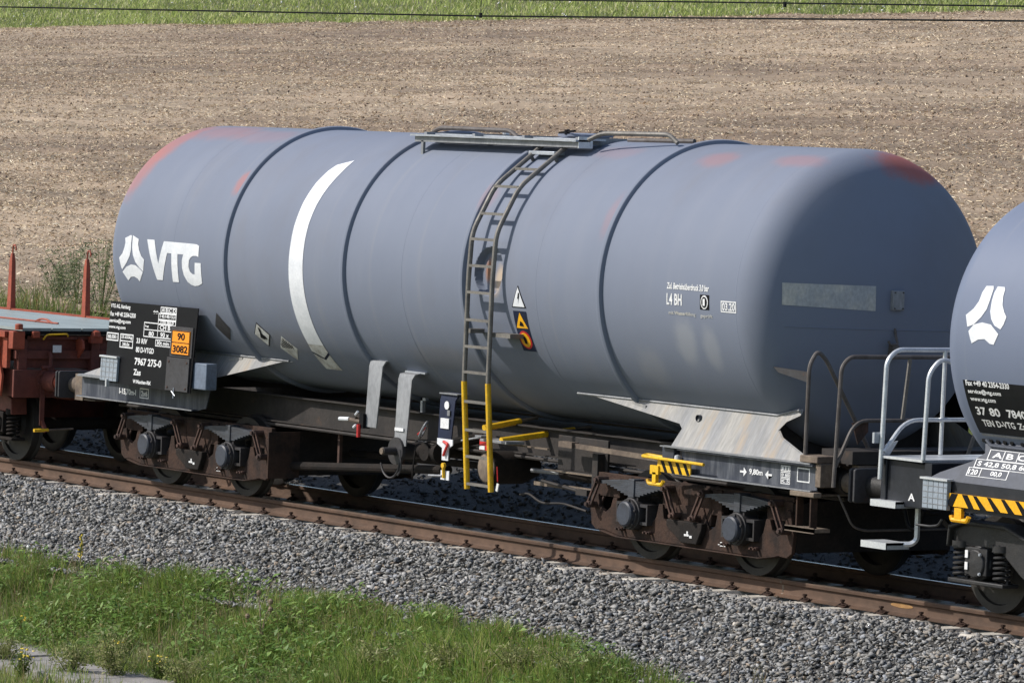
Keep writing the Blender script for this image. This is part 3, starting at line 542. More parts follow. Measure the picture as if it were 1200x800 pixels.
# ------------------------------------------------------------------ leaf-spring bogie
def leaf_bogie(root, loc):
    FR = [(-1.70, .30), (-1.62, .25), (-1.48, .26), (-1.2, .215), (1.2, .215), (1.48, .25), (1.62, .24), (1.70, .29), (1.72, .46), (1.66, .70), (1.60, .72), (1.57, .50), (1.46, .44), (1.37, .50), (1.33, .60), (1.27, .60), (1.23, .46), (1.12, .36), (.68, .36), (.57, .46), (.53, .60), (.47, .60), (.44, .46), (.34, .40), (.22, .62), (-.22, .62), (-.34, .40), (-.44, .46), (-.47, .60), (-.53, .60), (-.57, .46), (-.68, .36), (-1.12, .36), (-1.23, .46), (-1.27, .60), (-1.33, .60), (-1.37, .50), (-1.46, .44), (-1.57, .50), (-1.60, .62), (-1.68, .60), (-1.73, .46)]
    def frame(b):
        for s in (-1, 1):
            b.prism(FR, s*1.0, s*.955); b.box(-1.62, 1.62, s*1.06-.03, s*1.06+.03, .215, .237) if False else None
            b.prism([(-1.5, .245), (-1.2, .20), (1.2, .20), (1.5, .245), (1.5, .258), (1.2, .213), (-1.2, .213), (-1.5, .258)], s*1.045, s*.91)
            b.box(-1.66, -1.25, s*.93-.045, s*.93+.045, .60, .80); b.box(1.25, 1.66, s*.93-.045, s*.93+.045, .60, .80); b.box(-.5, .5, s*.93-.045, s*.93+.045, .56, .82)
            b.box(-1.66, 1.66, s*.93-.03, s*.93+.03, .76, .84)
        for x in (-.28, .28): b.box(x-.06, x+.06, -.98, .98, .45, .78)
        b.box(-.28, .28, -.4, .4, .5, .86)
    bg_ = part('bogie', 'rust', root, frame, loc=loc, bevel=.006)
    for x in (-1.72, 1.70):
        part('end_beam', 'grime', bg_, lambda b: b.prism([(-.95, .30), (.95, .30), (.97, .78), (.3, .82), (-.3, .82), (-.97, .78)], x-.02, x+.02, 'yz'))
    for x in (-.9, .9): wheelset(bg_, x)
    for s in (-1, 1):
        part('bolster_pocket', 'grime', bg_, lambda b: b.prism([(-.30, .47), (.30, .47), (.30, .40), (.22, .25), (-.04, .25), (-.30, .40)], s*1.07, s*1.0), bevel=.01)
        for x in (-.9, .9):
            ab = part('axle_box', 'box', bg_, lambda b: (b.lathe([(s*.90, .02), (s*.90, .165), (s*1.09, .165), (s*1.095, .152), (s*1.125, .152), (s*1.125, .02)], (x, 0, .47), 'y', 20), b.box(x-.27, x-.14, s*.99-.08, s*.99+.08, .37, .40), b.box(x-.27, x-.14, s*.99-.08, s*.99+.08, .55, .58), b.box(x-.27, x-.25, s*.99-.08, s*.99+.08, .40, .55), b.box(x+.14, x+.27, s*.99-.08, s*.99+.08, .37, .40), b.box(x+.14, x+.27, s*.99-.08, s*.99+.08, .55, .58), b.box(x+.25, x+.27, s*.99-.08, s*.99+.08, .40, .55), b.box(x-.09, x+.09, s*.98-.08, s*.98+.08, .60, .66)))
            part('bearing_cap', 'cap', ab, lambda b: b.lathe([(s*1.12, .130), (s*1.165, .128), (s*1.178, .112), (s*1.178, .0)], (x, 0, .47), 'y', 20), smooth=True)
            for k in range(6):
                a = k*math.pi/3+.3; part('bolt', 'box', ab, lambda b: b.lathe([(s*1.125, .014), (s*1.14, .014), (s*1.141, 0)], (x+.141*math.cos(a), 0, .47+.143*math.sin(a)), 'y', 6))
            def leaves(b):
                nl = 8
                for i in range(nl):
                    hl = .56*(1-.86*i/nl) if i > 1 else .56; zt = .808-.0195*i; sag = .038*(1-.06*i)
                    n = 10; top = [(x-hl+2*hl*j/n, zt-sag*((-hl+2*hl*j/n)/.56)**2) for j in range(n+1)]
                    b.prism(top+[(p[0], p[1]-.0175) for p in top[::-1]], s*1.075, s*.965)
            sp = part('leaf_spring', 'spring', bg_, leaves, smooth=False)
            part('spring_buckle', 'spring', sp, lambda b: b.box(x-.05, x+.05, s*1.02-.07, s*1.02+.07, .635, .825), bevel=.006)
            for e in (-1, 1):
                t0 = V((x+e*.585, 0, .775)); t1 = V((x+e*.735, 0, .51))
                def shk(b):
                    for yy in (1.085, .955):
                        for off in (-.03, .03):
                            n_ = V((t1[2]-t0[2], 0, -(t1[0]-t0[0]))); n_ /= np.linalg.norm(n_)
                            b.bar(t0+n_*off+V((0, s*yy, 0)), t1+n_*off+V((0, s*yy, 0)), .022, .02)
                    for t in (t0, t1): b.lathe([(s*.93, .0), (s*.93, .036), (s*1.105, .036), (s*1.11, .022), (s*1.135, .022), (s*1.136, 0)], (t[0], 0, t[2]), 'y', 10)
                part('spring_shackle', 'rust_light', bg_, shk)
            for dx in (-.24, .24):
                for q in (-.03, .03): part('pedestal_bolt', 'rust_light', bg_, lambda b: b.lathe([(s*1.0, .018), (s*1.05, .018), (s*1.055, .012), (s*1.075, .012), (s*1.076, 0)], (x+dx+q, 0, .295), 'y', 8))
        for x in (-.45, .45):
            part('brake_hanger', 'rust_light', bg_, lambda b: b.bar((x*.6, s*.86, .84), (x*.95, s*.86, .34), .03, .05))
    for x in (-.36, .36, -1.44, 1.44):
        for s in (-1, 1): part('brake_block', 'grime', bg_, lambda b: b.box(x-.035, x+.035, s*.75-.045, s*.75+.045, .34, .64))
        part('brake_beam', 'grime', bg_, lambda b: b.tube([(x, -.74, .40), (x, .74, .40)], .03, 8))
    part('brake_pull_rod', 'grime', bg_, lambda b: b.tube([(-1.9, .1, .42), (1.9, .1, .42)], .022, 8))
    part('wheel_marking', 'letter', bg_, lambda b: (b.box(.02, .10, -1.076, -1.071, .325, .345), b.box(.06, .085, -1.076, -1.071, .345, .375), b.box(.11, .15, -1.076, -1.071, .31, .335)))
    decal('frame_marking', 'letter', bg_, text2('-20-', .50, .265, .17, .045), lambda x, z: (x, -1.004, z))
    return bg_

def buffer_(root, x, y, dr, sleeve='beam', plate='beam_tan', shank='beam'):
    """x = headstock plane, dr = direction (+1/-1) in which it points"""
    bf = part('buffer', sleeve, root, lambda b: b.lathe([(0, .02), (0, .17), (dr*.03, .17), (dr*.03, .13), (dr*.30, .115), (dr*.30, .02)], (x, y, 1.045), 'x', 22))
    part('buffer_plunger', shank, bf, lambda b: b.lathe([(dr*.28, .098), (dr*.575, .098)], (x, y, 1.045), 'x', 20))
    P = [(-.225, -.15), (-.20, -.165), (.20, -.165), (.225, -.15), (.225, .15), (.20, .165), (-.20, .165), (-.225, .15)]
    part('buffer_head', plate, bf, lambda b: b.prism([(y+p[0], 1.045+p[1]) for p in P], x+dr*.575, x+dr*.605, 'yz'), bevel=.006)
    for k in range(8):
        a = k*math.pi/4+.2; part('bolt', sleeve, bf, lambda b: b.lathe([(dr*.03, .016), (dr*.052, .016), (dr*.053, 0)], (x, y+.152*math.cos(a), 1.045+.152*math.sin(a)), 'x', 6))
    return bf

# ================================================================== MAIN TANK WAGON
R, ZC = 1.5, 2.77
wg = tag(empty('tank_wagon', (0, 0, 0)), 'long weathered blue-grey tank wagon with white stripe, ladder and rusty bogies in the middle', 'tank wagon', 'railway wagons')
# shell with a dished recess behind the ladder
SEG = 128; XA, XB, KA, KB = 1.54, 2.20, -4, 6
stations = torisph(R, -1, -6.0)[::-1]+[(x, R) for x in (-5.2, -4.4, -3.5, -2.2, -.97, .3, 1.0, XA, XB, 3.0, 3.9, 4.8, 5.6)]+torisph(R, 1, 6.22, crown=1.8, knuckle=.27)
def shell(b):
    vv = []
    for (x, rr) in stations:
        for k in range(SEG):
            a = (k-SEG//2)*2*math.pi/SEG; vv.append((x, -rr*math.cos(a), ZC+rr*math.sin(a)))
    ff = []; ia = [i for i, s_ in enumerate(stations) if s_ == (XA, R)][0]
    for i in range(len(stations)-1):
        for k in range(SEG):
            kk = k-SEG//2
            if i == ia and KA <= kk < KB: continue
            ff.append((i*SEG+k, i*SEG+(k+1) % SEG, (i+1)*SEG+(k+1) % SEG, (i+1)*SEG+k))
    b.add(vv, ff)
    nx, na = 48, 60; a0, a1 = KA*2*math.pi/SEG, KB*2*math.pi/SEG; pv = []
    for i in range(nx+1):
        for j in range(na+1):
            x = XA+(XB-XA)*i/nx; a = a0+(a1-a0)*j/na; q = math.hypot(x-1.87, a*R-.076)/.262
            s_ = min(max((1-q)/.07, 0), 1); s_ = s_*s_*(3-2*s_); rr = R-.085*s_*(1-.1*q)
            pv.append((x, -rr*math.cos(a), ZC+rr*math.sin(a)))
    b.add(pv, [(i*(na+1)+j, i*(na+1)+j+1, (i+1)*(na+1)+j+1, (i+1)*(na+1)+j) for i in range(nx) for j in range(na)])
def shell_build():
    b = MB(); shell(b); o = b.build('tank_shell', 'tank', wg, smooth=True); return o
sh = shell_build()
for x in (-3.50, -.97, 1.40, 3.91):
    part('stiffening_ring', 'tank', sh, lambda b: b.lathe([(-.048, R-.01), (-.044, R+.018), (-.03, R+.037), (0, R+.046), (.03, R+.037), (.044, R+.018), (.048, R-.01)], (x, 0, ZC), 'x', 128))
for x, q in ((6.2, .0018), (-4.68, .0022), (.19, .0025), (2.75, .002)):
    part('weld_seam', 'tank', sh, lambda b: b.lathe([(-.016, R-.004), (-.006, R+q), (.006, R+q), (.016, R-.004)], (x, 0, ZC), 'x', 128))
SM = on_shell(R, ZC, .004)
LOGO1 = [[(-5.801, 0.14), (-5.673, 0.18), (-5.65, 0.171), (-5.648, 0.005), (-5.678, -0.07), (-5.76, -0.155), (-5.868, -0.232), (-5.887, -0.211), (-5.925, -0.098), (-5.843, -0.038), (-5.801, 0.032), (-5.786, 0.09)], [(-5.627, 0.178), (-5.482, 0.139), (-5.486, 0.082), (-5.455, 0.008), (-5.402, -0.058), (-5.336, -0.096), (-5.376, -0.236), (-5.463, -0.193), (-5.544, -0.133), (-5.598, -0.054), (-5.62, 0.033)], [(-5.867, -0.261), (-5.766, -0.199), (-5.648, -0.165), (-5.548, -0.171), (-5.465, -0.202), (-5.386, -0.246), (-5.489, -0.361), (-5.532, -0.327), (-5.602, -0.307), (-5.679, -0.314), (-5.758, -0.361)]]
VTG = [(-5.283, 0.144), (-5.114, 0.143), (-5.008, -0.13), (-4.895, 0.136), (-4.231, 0.131), (-4.146, 0.128), (-4.087, 0.112), (-4.091, -0.015), (-4.14, -0.005), (-4.212, -0.008), (-4.26, -0.024), (-4.303, -0.063), (-4.316, -0.138), (-4.289, -0.192), (-4.238, -0.218), (-4.187, -0.219), (-4.173, -0.085), (-4.038, -0.084), (-4.04, -0.318), (-4.126, -0.347), (-4.214, -0.358), (-4.294, -0.346), (-4.369, -0.314), (-4.436, -0.242), (-4.464, -0.156), (-4.465, -0.07), (-4.436, -0.001), (-4.565, 0.0), (-4.569, -0.33), (-4.708, -0.33), (-4.706, 0.001), (-4.802, 0.003), (-4.941, -0.321), (-5.07, -0.321)]
for p in LOGO1: decal('logo_emblem', 'white', sh, poly2(p), SM, .08, (1,))
decal('logo_lettering', 'white', sh, poly2(VTG), SM, .08, (1,))
rd = math.radians
b0 = [(-2.15, rd(-50)*R), (-1.82, rd(-50)*R), (-1.82, rd(46)*R), (-1.95, rd(41)*R)] if False else None
STRIPE_L = [(-2.11, 7), (-2.115, 16), (-2.105, 27), (-2.07, 37), (-2.01, 44), (-1.95, 47.5)]; STRIPE_R = [(-1.82, 7), (-1.825, 17), (-1.81, 26), (-1.77, 35), (-1.72, 43), (-1.69, 51)]
STR = [(-2.13, rd(-37)*R), (-1.81, rd(-37)*R)]+[(x_, rd(a_)*R) for x_, a_ in STRIPE_R]+[(x_, rd(a_)*R) for x_, a_ in STRIPE_L[::-1]]
decal('white_stripe', 'white', sh, poly2(STR), SM, .05, (1,))
decal('white_stripe', 'dirty_white', sh, poly2([(-2.15, rd(-41)*R), (-1.98, rd(-44.5)*R), (-1.81, rd(-41)*R), (-1.81, rd(-37)*R), (-2.13, rd(-37)*R)]), SM, .05, (1,))
decal('stripe_chevron', 'navy', sh, poly2([(-2.15, rd(-42.3)*R), (-1.98, rd(-45.8)*R), (-1.81, rd(-42.3)*R), (-1.81, rd(-41)*R), (-1.98, rd(-44.5)*R), (-2.15, rd(-41)*R)]), SM, .05, (1,))
decal('white_stripe', 'dirty_white', sh, poly2([(-2.16, rd(-52)*R), (-1.82, rd(-52)*R), (-1.81, rd(-42.3)*R), (-1.98, rd(-45.8)*R), (-2.15, rd(-42.3)*R)]), SM, .05, (1,))
# lettering and signs on the barrel
decal('lettering', 'letter', sh, text2('Zul. Betriebsüberdruck 3,0 bar', 5.06, rd(1.2)*R, .70, .075)+text2('L4 BH', 5.06, rd(-4.4)*R, .255, .115), SM, .06, (1,))
decal('number_disc', 'black', sh, rect2(5.62, rd(-5.2)*R, 5.77, rd(.4)*R), SM, .06, (1,))
decal('lettering', 'letter', sh, [q for q in disc2(5.695, rd(-2.4)*R, .06, .068)], on_shell(R, ZC, .007), .06, (1,))
decal('number_disc', 'black', sh, disc2(5.695, rd(-2.4)*R, .046, .054), on_shell(R, ZC, .010), .06, (1,))
decal('lettering', 'letter', sh, text2('1', 5.678, rd(-2.4)*R-.034, .034, .068), on_shell(R, ZC, .013), .06, (1,))
decal('lettering', 'letter', sh, frame2(5.965, rd(-5.6)*R, 6.215, rd(-1.3)*R, .012)+text2('03.20', 5.985, rd(-4.9)*R, .21, .078), SM, .06, (1,))
decal('faded_lettering', 'pale', sh, text2('mit Wasserfüllung', 5.09, rd(-8.4)*R, .45, .045), SM, .06, (1,)); decal('faded_lettering', 'pale', sh, text2('geprüft', 5.62, rd(-8.6)*R, .2, .045), SM, .06, (1,))
def tri(x0, x1, t0, t1, m, off, k): return decal(k, m, sh, poly2([(x0, t0), (x1, t0), ((x0+x1)/2, t1)]), on_shell(R, ZC, off), .05, (1,))
tri(2.30, 2.56, rd(-10.6)*R, rd(-1.6)*R, 'black', .004, 'warning_border'); tri(2.322, 2.538, rd(-10.2)*R, rd(-2.4)*R, 'white', .007, 'warning_sign')
decal('lightning_bolt', 'black', sh, poly2([(2.44, rd(-4.6)*R), (2.42, rd(-7)*R), (2.44, rd(-7)*R), (2.425, rd(-9.2)*R), (2.455, rd(-6.2)*R), (2.435, rd(-6.2)*R), (2.455, rd(-4.6)*R)]), on_shell(R, ZC, .010), .05, (1,))
decal('warning_board', 'navy', sh, rect2(2.31, rd(-29)*R, 2.55, rd(-12)*R), SM, .05, (1,))
tri(2.325, 2.535, rd(-19)*R, rd(-12.6)*R, 'yellow2', .007, 'warning_sign')
decal('figure', 'black', sh, poly2([(2.39, rd(-18)*R), (2.47, rd(-18.2)*R), (2.455, rd(-16.6)*R), (2.42, rd(-16)*R)]), on_shell(R, ZC, .010), .05, (1,))
decal('warning_sign', 'red', sh, disc2(2.43, rd(-24)*R, .105, rd(3.9)*R), on_shell(R, ZC, .007), .05, (1,)); decal('warning_sign', 'yellow2', sh, disc2(2.43, rd(-24)*R, .082, rd(3.1)*R), on_shell(R, ZC, .010), .05, (1,))
decal('figure', 'black', sh, poly2([(2.41, rd(-25.6)*R), (2.45, rd(-25.6)*R), (2.458, rd(-23.6)*R), (2.445, rd(-22.4)*R), (2.415, rd(-22.4)*R), (2.402, rd(-23.6)*R)]), on_shell(R, ZC, .013), .05, (1,))
def diamond(m, pts, off): decal('hazard_placard', m, sh, poly2([(x, rd(a)*R) for x, a in pts]), on_shell(R, ZC, off), .05, (1,))
def rhomb(p, k): cx = sum(q[0] for q in p)/4; ca = sum(q[1] for q in p)/4; return [(cx+(x-cx)*k, ca+(a-ca)*k) for x, a in p]
P0 = [(-3.89, -25.4), (-3.73, -32.8), (-3.89, -39.8), (-4.05, -32.4)]; P1 = [(-3.06, -28.2), (-2.88, -34.2), (-3.06, -40.9), (-3.23, -34.4)]; P2 = [(-2.64, -34.1), (-2.45, -40.6), (-2.64, -47.9), (-2.82, -40.9)]
diamond('cover', P0, .005); diamond('black', P1, .004); diamond('dirty_white', rhomb(P1, .90), .007); diamond('dirty_white', P2, .004)
decal('figure', 'black', sh, poly2([(-3.07, rd(-30.5)*R), (-3.03, rd(-31.5)*R), (-3.05, rd(-33.5)*R), (-3.0, rd(-35)*R), (-2.98, rd(-36.4)*R), (-3.06, rd(-36.8)*R), (-3.12, rd(-36)*R), (-3.08, rd(-33.5)*R)]), on_shell(R, ZC, .010), .05, (1,))
for k in range(7):
    x = -2.755+.036*k; ht = 6.3*(1-abs(x+.009+2.64)/.18); decal('placard_stripe', 'black', sh, poly2([(x, rd(-40.7+ht*.85)*R), (x+.018, rd(-40.7+ht*.85)*R), (x+.018, rd(-40.7)*R), (x, rd(-40.7)*R)]), on_shell(R, ZC, .007), .05, (1,))
# end cap items: pale patch, small box, seam, hook
_rc, _rk = 1.8*R, .27*R; _th = math.asin((R-_rk)/(_rc-_rk)); HC = (6.22+(_rk-_rc)*math.cos(_th), 0, ZC)
def on_head(off):
    def f(y, z): q = _rc+off; return (HC[0]+math.sqrt(q*q-y*y-(z-ZC)**2), y, z)
    return f
decal('faded_patch', 'pale', sh, poly2([(-1.24, 2.945), (-.30, 2.935), (-.30, 2.69), (-1.24, 2.73)]), on_head(.004), .06, (0, 1))
part('seam_strip', 'tank', sh, lambda b: b.tube([on_head(.0)(y, 2.505-.012*y) for y in np.linspace(-1.2, 1.2, 40)], .006, 5))
bx_ = part('end_box', 'galv_dull', sh, lambda b: b.box(HC[0]+_rc-.02, HC[0]+_rc+.04, -.125, .018, 2.70, 2.895), bevel=.008)
for yy in (-.105, -.002):
    for zz in (2.72, 2.875): part('screw', 'cover', bx_, lambda b: b.lathe([(0, .008), (.008, .008), (.009, 0)], (HC[0]+_rc+.04, yy, zz), 'x', 6))
part('hook_bracket', 'railing', sh, lambda b: (b.tube(fillet([(HC[0]+_rc-.01, -.05, 2.52), (HC[0]+_rc+.02, -.05, 2.42), (HC[0]+_rc+.03, -.04, 2.37), (HC[0]+_rc+.03, -.13, 2.36), (HC[0]+_rc+.02, -.15, 2.40)], .03), .013, 7), b.box(HC[0]+_rc-.05, HC[0]+_rc+.03, -.10, -.02, 2.22, 2.36)))
part('handle_bracket', 'cover', sh, lambda b: b.prism([(6.50, 2.12), (7.06, 2.10), (7.06, 2.0), (6.58, 2.07)], -1.235, -1.205))

# ladder
ld = empty('ladder'); ld.parent = wg
part('ladder_bracket', 'ladder', ld, lambda b: b.box(1.60, 1.72, -1.60, -1.42, 2.19, 2.235)); part('ladder_bracket', 'ladder', ld, lambda b: b.box(2.05, 2.42, -1.57, -1.40, 2.17, 2.215))
for _x in (1.66, 2.10): part('ladder_bracket', 'ladder', ld, lambda b: b.bar((_x, -.86, 4.06), (_x, -.80, 3.98), .03, .03))
LP = [(-1.525, .55), (-1.61, 1.68), (-1.60, 2.75), (-1.572, 3.25), (-1.30, 3.745), (-.845, 4.085), (-.66, 4.23)]
def lad_y(z): return float(np.interp(z, [p[1] for p in LP], [p[0] for p in LP]))
for x in (1.65, 2.10):
    part('stile', 'ladder', ld, lambda b: b.tube(fillet([(x, *p) for p in LP], .12), .026, 10))
    part('stile_sleeve', 'yellow', ld, lambda b: b.tube([(x, lad_y(z), z) for z in (.545, 1.1, 1.68)], .031, 10))
for z in (.60, .89, 1.17, 1.47, 1.78, 2.05, 2.33, 2.62, 2.90, 3.18, 3.45, 3.74, 3.93):
    y_ = lad_y(z); part('rung', 'ladder', ld, lambda b: b.box(1.65, 2.10, y_-.022, y_+.022, z-.014, z+.014))
part('rung', 'galv', ld, lambda b: b.box(1.60, 2.08, -.86, -.72, 4.085, 4.125), bevel=.006)

# walkway on top
wk = part('walkway', 'galv_dull', wg, lambda b: (b.box(-.70, 2.42, -.80, -.745, 4.175, 4.235), b.box(-.72, 2.42, .10, .155, 4.20, 4.28) if False else None, [b.box(x, x+.05, -.745, .70, 4.205, 4.225+.06) for x in (-.60, .35, 1.3, 2.3)]))
for i in range(2): part('plank', 'galv', wk, lambda b: b.box(-.74, 2.44, -.84+.20*i, -.65+.20*i, 4.237+.015*i, 4.257+.015*i))
for i in range(2): part('plank', 'galv', wk, lambda b: b.box(-.74, 2.44, .32+.20*i, .51+.20*i, 4.237, 4.257))
for x in (-.55,): part('post', 'galv_dull', wk, lambda b: b.box(x-.02, x+.02, -.80, -.77, 4.0, 4.19))
part('end_plate', 'galv_bright', wk, lambda b: b.box(2.425, 2.44, -.80, -.62, 4.17, 4.29))
part('hoop', 'ladder', wk, lambda b: b.tube(fillet([(2.5, -.72, 4.26), (2.66, -.66, 4.335), (3.50, -.40, 4.345), (3.62, -.38, 4.26)], .10), .025, 8))
part('hoop', 'railing', wk, lambda b: b.tube(fillet([(2.5, -.2, 4.27), (3.6, -.15, 4.285)], .1), .025, 8))
part('hoop', 'railing', wk, lambda b: b.tube(fillet([(-1.25, -.25, 4.25), (-1.05, -.25, 4.335), (.35, -.25, 4.33), (.5, -.25, 4.26)], .1), .025, 8))
mh = part('manhole', 'tank', wg, lambda b: b.lathe([(4.20, .26), (4.29, .26), (4.29, .30), (4.315, .30), (4.33, .15), (4.332, 0)], (1.35, .05, 0), 'z', 24))
for k in range(4):
    a = k*1.5+.4; part('lever', 'black', mh, lambda b: (b.bar((1.35+.25*math.cos(a)-.14, .05+.28*math.sin(a), 4.325), (1.35+.25*math.cos(a)+.14, .05+.28*math.sin(a), 4.35), .03, .02), b.lathe([(4.31, .03), (4.36, .03), (4.365, 0)], (1.35+.25*math.cos(a), .05+.28*math.sin(a), 0), 'z', 8)))
part('vent_valve', 'galv_bright', wg, lambda b: b.lathe([(4.24, .04), (4.345, .04), (4.35, .0)], (.05, -.1, 0), 'z', 10))

# saddles: inclined plate from barrel to sill
def saddle(name_x):
    s = name_x
    def P(px, k): return (s*px, -.985-.245*k, 1.625-.405*k)
    F = ([(2.80, 0), (6.30, 0), (6.52, -.16), (6.60, -.18), (6.62, -.06), (6.46, .12), (6.40, .34), (6.52, .52), (7.18, 1.0), (4.50, 1.0), (4.32, .72), (3.0, .03)]) if s < 0 else [(2.86, 0), (6.30, 0), (6.52, -.16), (6.60, -.18), (6.62, -.06), (6.46, .12), (6.40, .34), (6.52, .52), (7.18, 1.0), (4.85, 1.0), (4.88, .55), (4.80, .44), (3.20, .03)]
    def plate(b):
        n = len(F); A = [V(P(*p)) for p in F]; off = V((0, .02, .012)); b.add(A+[a+off for a in A], [tuple(range(n)), tuple(range(2*n-1, n-1, -1))]+[(i, i+n, (i+1) % n+n, (i+1) % n) for i in range(n)])
    o = part('saddle', 'saddle', wg, plate, smooth=False)
    part('saddle_lip', 'galv_dull', o, lambda b: b.tube([(s*2.86, -.992, 1.63), (s*6.28, -.992, 1.63), (s*6.52, -.985+.04, 1.69), (s*6.62, -.98, 1.70)], .013, 6))
    part('saddle_foot', 'galv_dull', o, lambda b: b.box(min(s*4.74, s*7.2), max(s*4.74, s*7.2), -1.285, -1.20, 1.214, 1.228))
    part('ring_stop', 'saddle', o, lambda b: b.bar((s*3.86, -.99, 1.60), (s*4.12, -1.01, 1.57), .04, .03))
    part('stud', 'sill', o, lambda b: b.lathe([(-1.09, .034), (-1.05, .034)], (s*5.08, .01, 1.52), 'y', 12)); 
    # inner web and far-side twin
    for _q in (5.0, 6.2): part('saddle_web', 'beam', wg, lambda b: b.prism([(-1.0, 1.20), (1.0, 1.20), (.97, 1.62), (.6, 1.38), (0, 1.26), (-.6, 1.38), (-.97, 1.62)], s*_q-.02, s*_q+.02, 'yz'))
    part('saddle', 'saddle', wg, lambda b: b.add([(s*2.9, .985, 1.625), (s*6.5, .985, 1.625), (s*7.15, 1.23, 1.22), (s*4.9, 1.23, 1.22)], [(0, 1, 2, 3)]))
saddle(1); saddle(-1)
# underframe
def channel(b, x0, x1, y, z0, z1, out, fl=.07, t=.014):
    b.box(x0, x1, y-t/2, y+t/2, z0+t, z1-t)
    ya, yb = (y-t/2, y+out*fl) if out > 0 else (y+out*fl, y+t/2)
    b.box(x0, x1, ya, yb, z1-t, z1); b.box(x0, x1, ya, yb, z0, z0+t)
for s in (-1, 1):
    o = part('side_sill', 'sill', wg, lambda b: channel(b, 5.02, 7.23, s*1.205, .955, 1.212, s)); o2 = part('side_sill', 'sill', wg, lambda b: (channel(b, -7.23, -4.50, s*1.205, .955, 1.212, s), b.prism([(-4.50, .957), (-4.30, .995), (-4.22, 1.21), (-4.50, 1.21)], s*1.205-.006, s*1.205+.006)))
    if s < 0:
        part('sill_edge', 'galv_dull', o, lambda b: b.box(5.02, 7.23, -1.290, -1.276, .953, .967)); part('sill_edge', 'galv_dull', o2, lambda b: b.box(-7.23, -4.50, -1.290, -1.276, .953, .967)); part('sill_edge', 'galv_dull', o2, lambda b: b.box(-7.23, -4.5, -1.290, -1.276, 1.20, 1.214))
        SP = lambda x, z: (x, -1.216, z)
        decal('lettering', 'letter', o, text2('9,80m', 6.15, 1.035, .22, .065)+poly2([(6.0, 1.07), (6.06, 1.07), (6.06, 1.105), (6.11, 1.06), (6.06, 1.015), (6.06, 1.05), (6.0, 1.05)])+poly2([(6.52, 1.07), (6.46, 1.07), (6.46, 1.105), (6.41, 1.06), (6.46, 1.015), (6.46, 1.05), (6.52, 1.05)]), SP)
        for q, tx in enumerate(('III', '0 60', 'K 5')):
            z0 = 1.115-.062*q; decal('lettering', 'letter', o, frame2(6.66, z0, 6.81, z0+.056, .008)+text2(tx, 6.675, z0+.013, .12, .03), SP)
        decal('lettering', 'letter', o, frame2(6.92, 1.03, 7.12, 1.17, .012), SP)
        decal('lettering', 'letter', o2, text2('I-15,70m-I', -6.32, 1.03, .40, .08), SP); decal('lettering', 'letter', o2, frame2(-5.83, 1.02, -5.62, 1.14, .012)+text2('2x6', -5.80, 1.045, .15, .065), SP)
    part('solebar', 'beam', wg, lambda b: channel(b, -7.2, 7.2, s*.60, .89, 1.20, s, .09))
    part('headstock', 'beam_tan' , wg, lambda b: (b.box(6.96 if s > 0 else -7.42, 7.0 if s > 0 else -7.23, -1.2, 1.2, .90, 1.215), b.box(min(s*6.95, s*7.2), max(s*6.95, s*7.2), -1.19, 1.19, .905, .925)))
    for y in (-.875, .875): buffer_(wg, 7.0 if s > 0 else -7.43, y, s, 'beam' if s > 0 else 'galv_dull', 'cover', 'beam_tan')
    cp = part('coupling', 'grime', wg, lambda b: (b.tube([(s*7.2, 0, 1.02), (s*7.52, 0, 1.02)], .045, 8), b.tube(fillet([(s*7.5, -.09, 1.0), (s*7.55, -.1, .75), (s*7.55, .1, .75), (s*7.5, .09, 1.0)], .08), .02, 6)))
    part('brake_hose', 'black', cp, lambda b: b.tube(fillet([(s*7.25, -.3, .95), (s*7.42, -.3, .9), (s*7.5, -.28, .62), (s*7.62, -.26, .60), (s*7.7, -.25, .8)], .1), .022, 7))
for x in (-3.0, -1.4, .3, 1.9, 3.1): part('cross_member', 'beam', wg, lambda b: b.box(x-.04, x+.04, -.6, .6, .98, 1.16))
part('centre_tray', 'grime', wg, lambda b: b.box(-3.4, 3.4, -.5, .5, 1.165, 1.18))
# sill end boxes at the right end
part('corner_casting', 'beam_tan', wg, lambda b: (b.box(7.02, 7.3, -1.27, -1.02, 1.232, 1.30), b.box(7.235, 7.32, -1.24, -1.06, 1.0, 1.23), b.box(6.92, 7.30, -1.30, -1.20, .90, .95)), bevel=.008)
part('end_platform', 'beam', wg, lambda b: b.box(7.02, 7.50, -1.0, 1.15, 1.235, 1.36))
part('platform_edge', 'beam_tan', wg, lambda b: b.box(7.40, 7.515, -.92, 1.15, 1.19, 1.225))
st = part('step', 'beam_tan', wg, lambda b: (b.box(6.86, 7.32, -1.30, -1.10, .565, .60), b.box(6.86, 7.32, -1.30, -1.285, .555, .61)))
part('step_hanger', 'rust', st, lambda b: b.box(7.22, 7.24, -1.28, -1.20, .60, .91)); part('step_hanger', 'rust', st, lambda b: b.box(6.9, 6.92, -1.20, -1.12, .60, .91))
rr_ = .021
hr = part('end_railing', 'railing', wg, lambda b: b.tube(fillet([(7.50, -1.22, 1.02), (7.52, -1.19, 2.18), (7.52, -1.09, 2.275), (7.52, 1.10, 2.275), (7.52, 1.2, 2.18), (7.5, 1.22, 1.02)], .12, 5), rr_, 9))
part('mid_rail', 'railing', hr, lambda b: b.tube(fillet([(7.50, -1.20, 1.22), (7.52, -1.0, 1.66), (7.52, 1.0, 1.66), (7.5, 1.2, 1.22)], .15, 5), rr_*.9, 8))
part('rail_post', 'ladder', hr, lambda b: b.bar((7.52, -.42, 1.66), (7.53, -.36, 2.26), .035, .02)); part('rail_post', 'ladder', hr, lambda b: b.bar((7.53, .40, 1.3), (7.53, .75, 2.2), .035, .02))
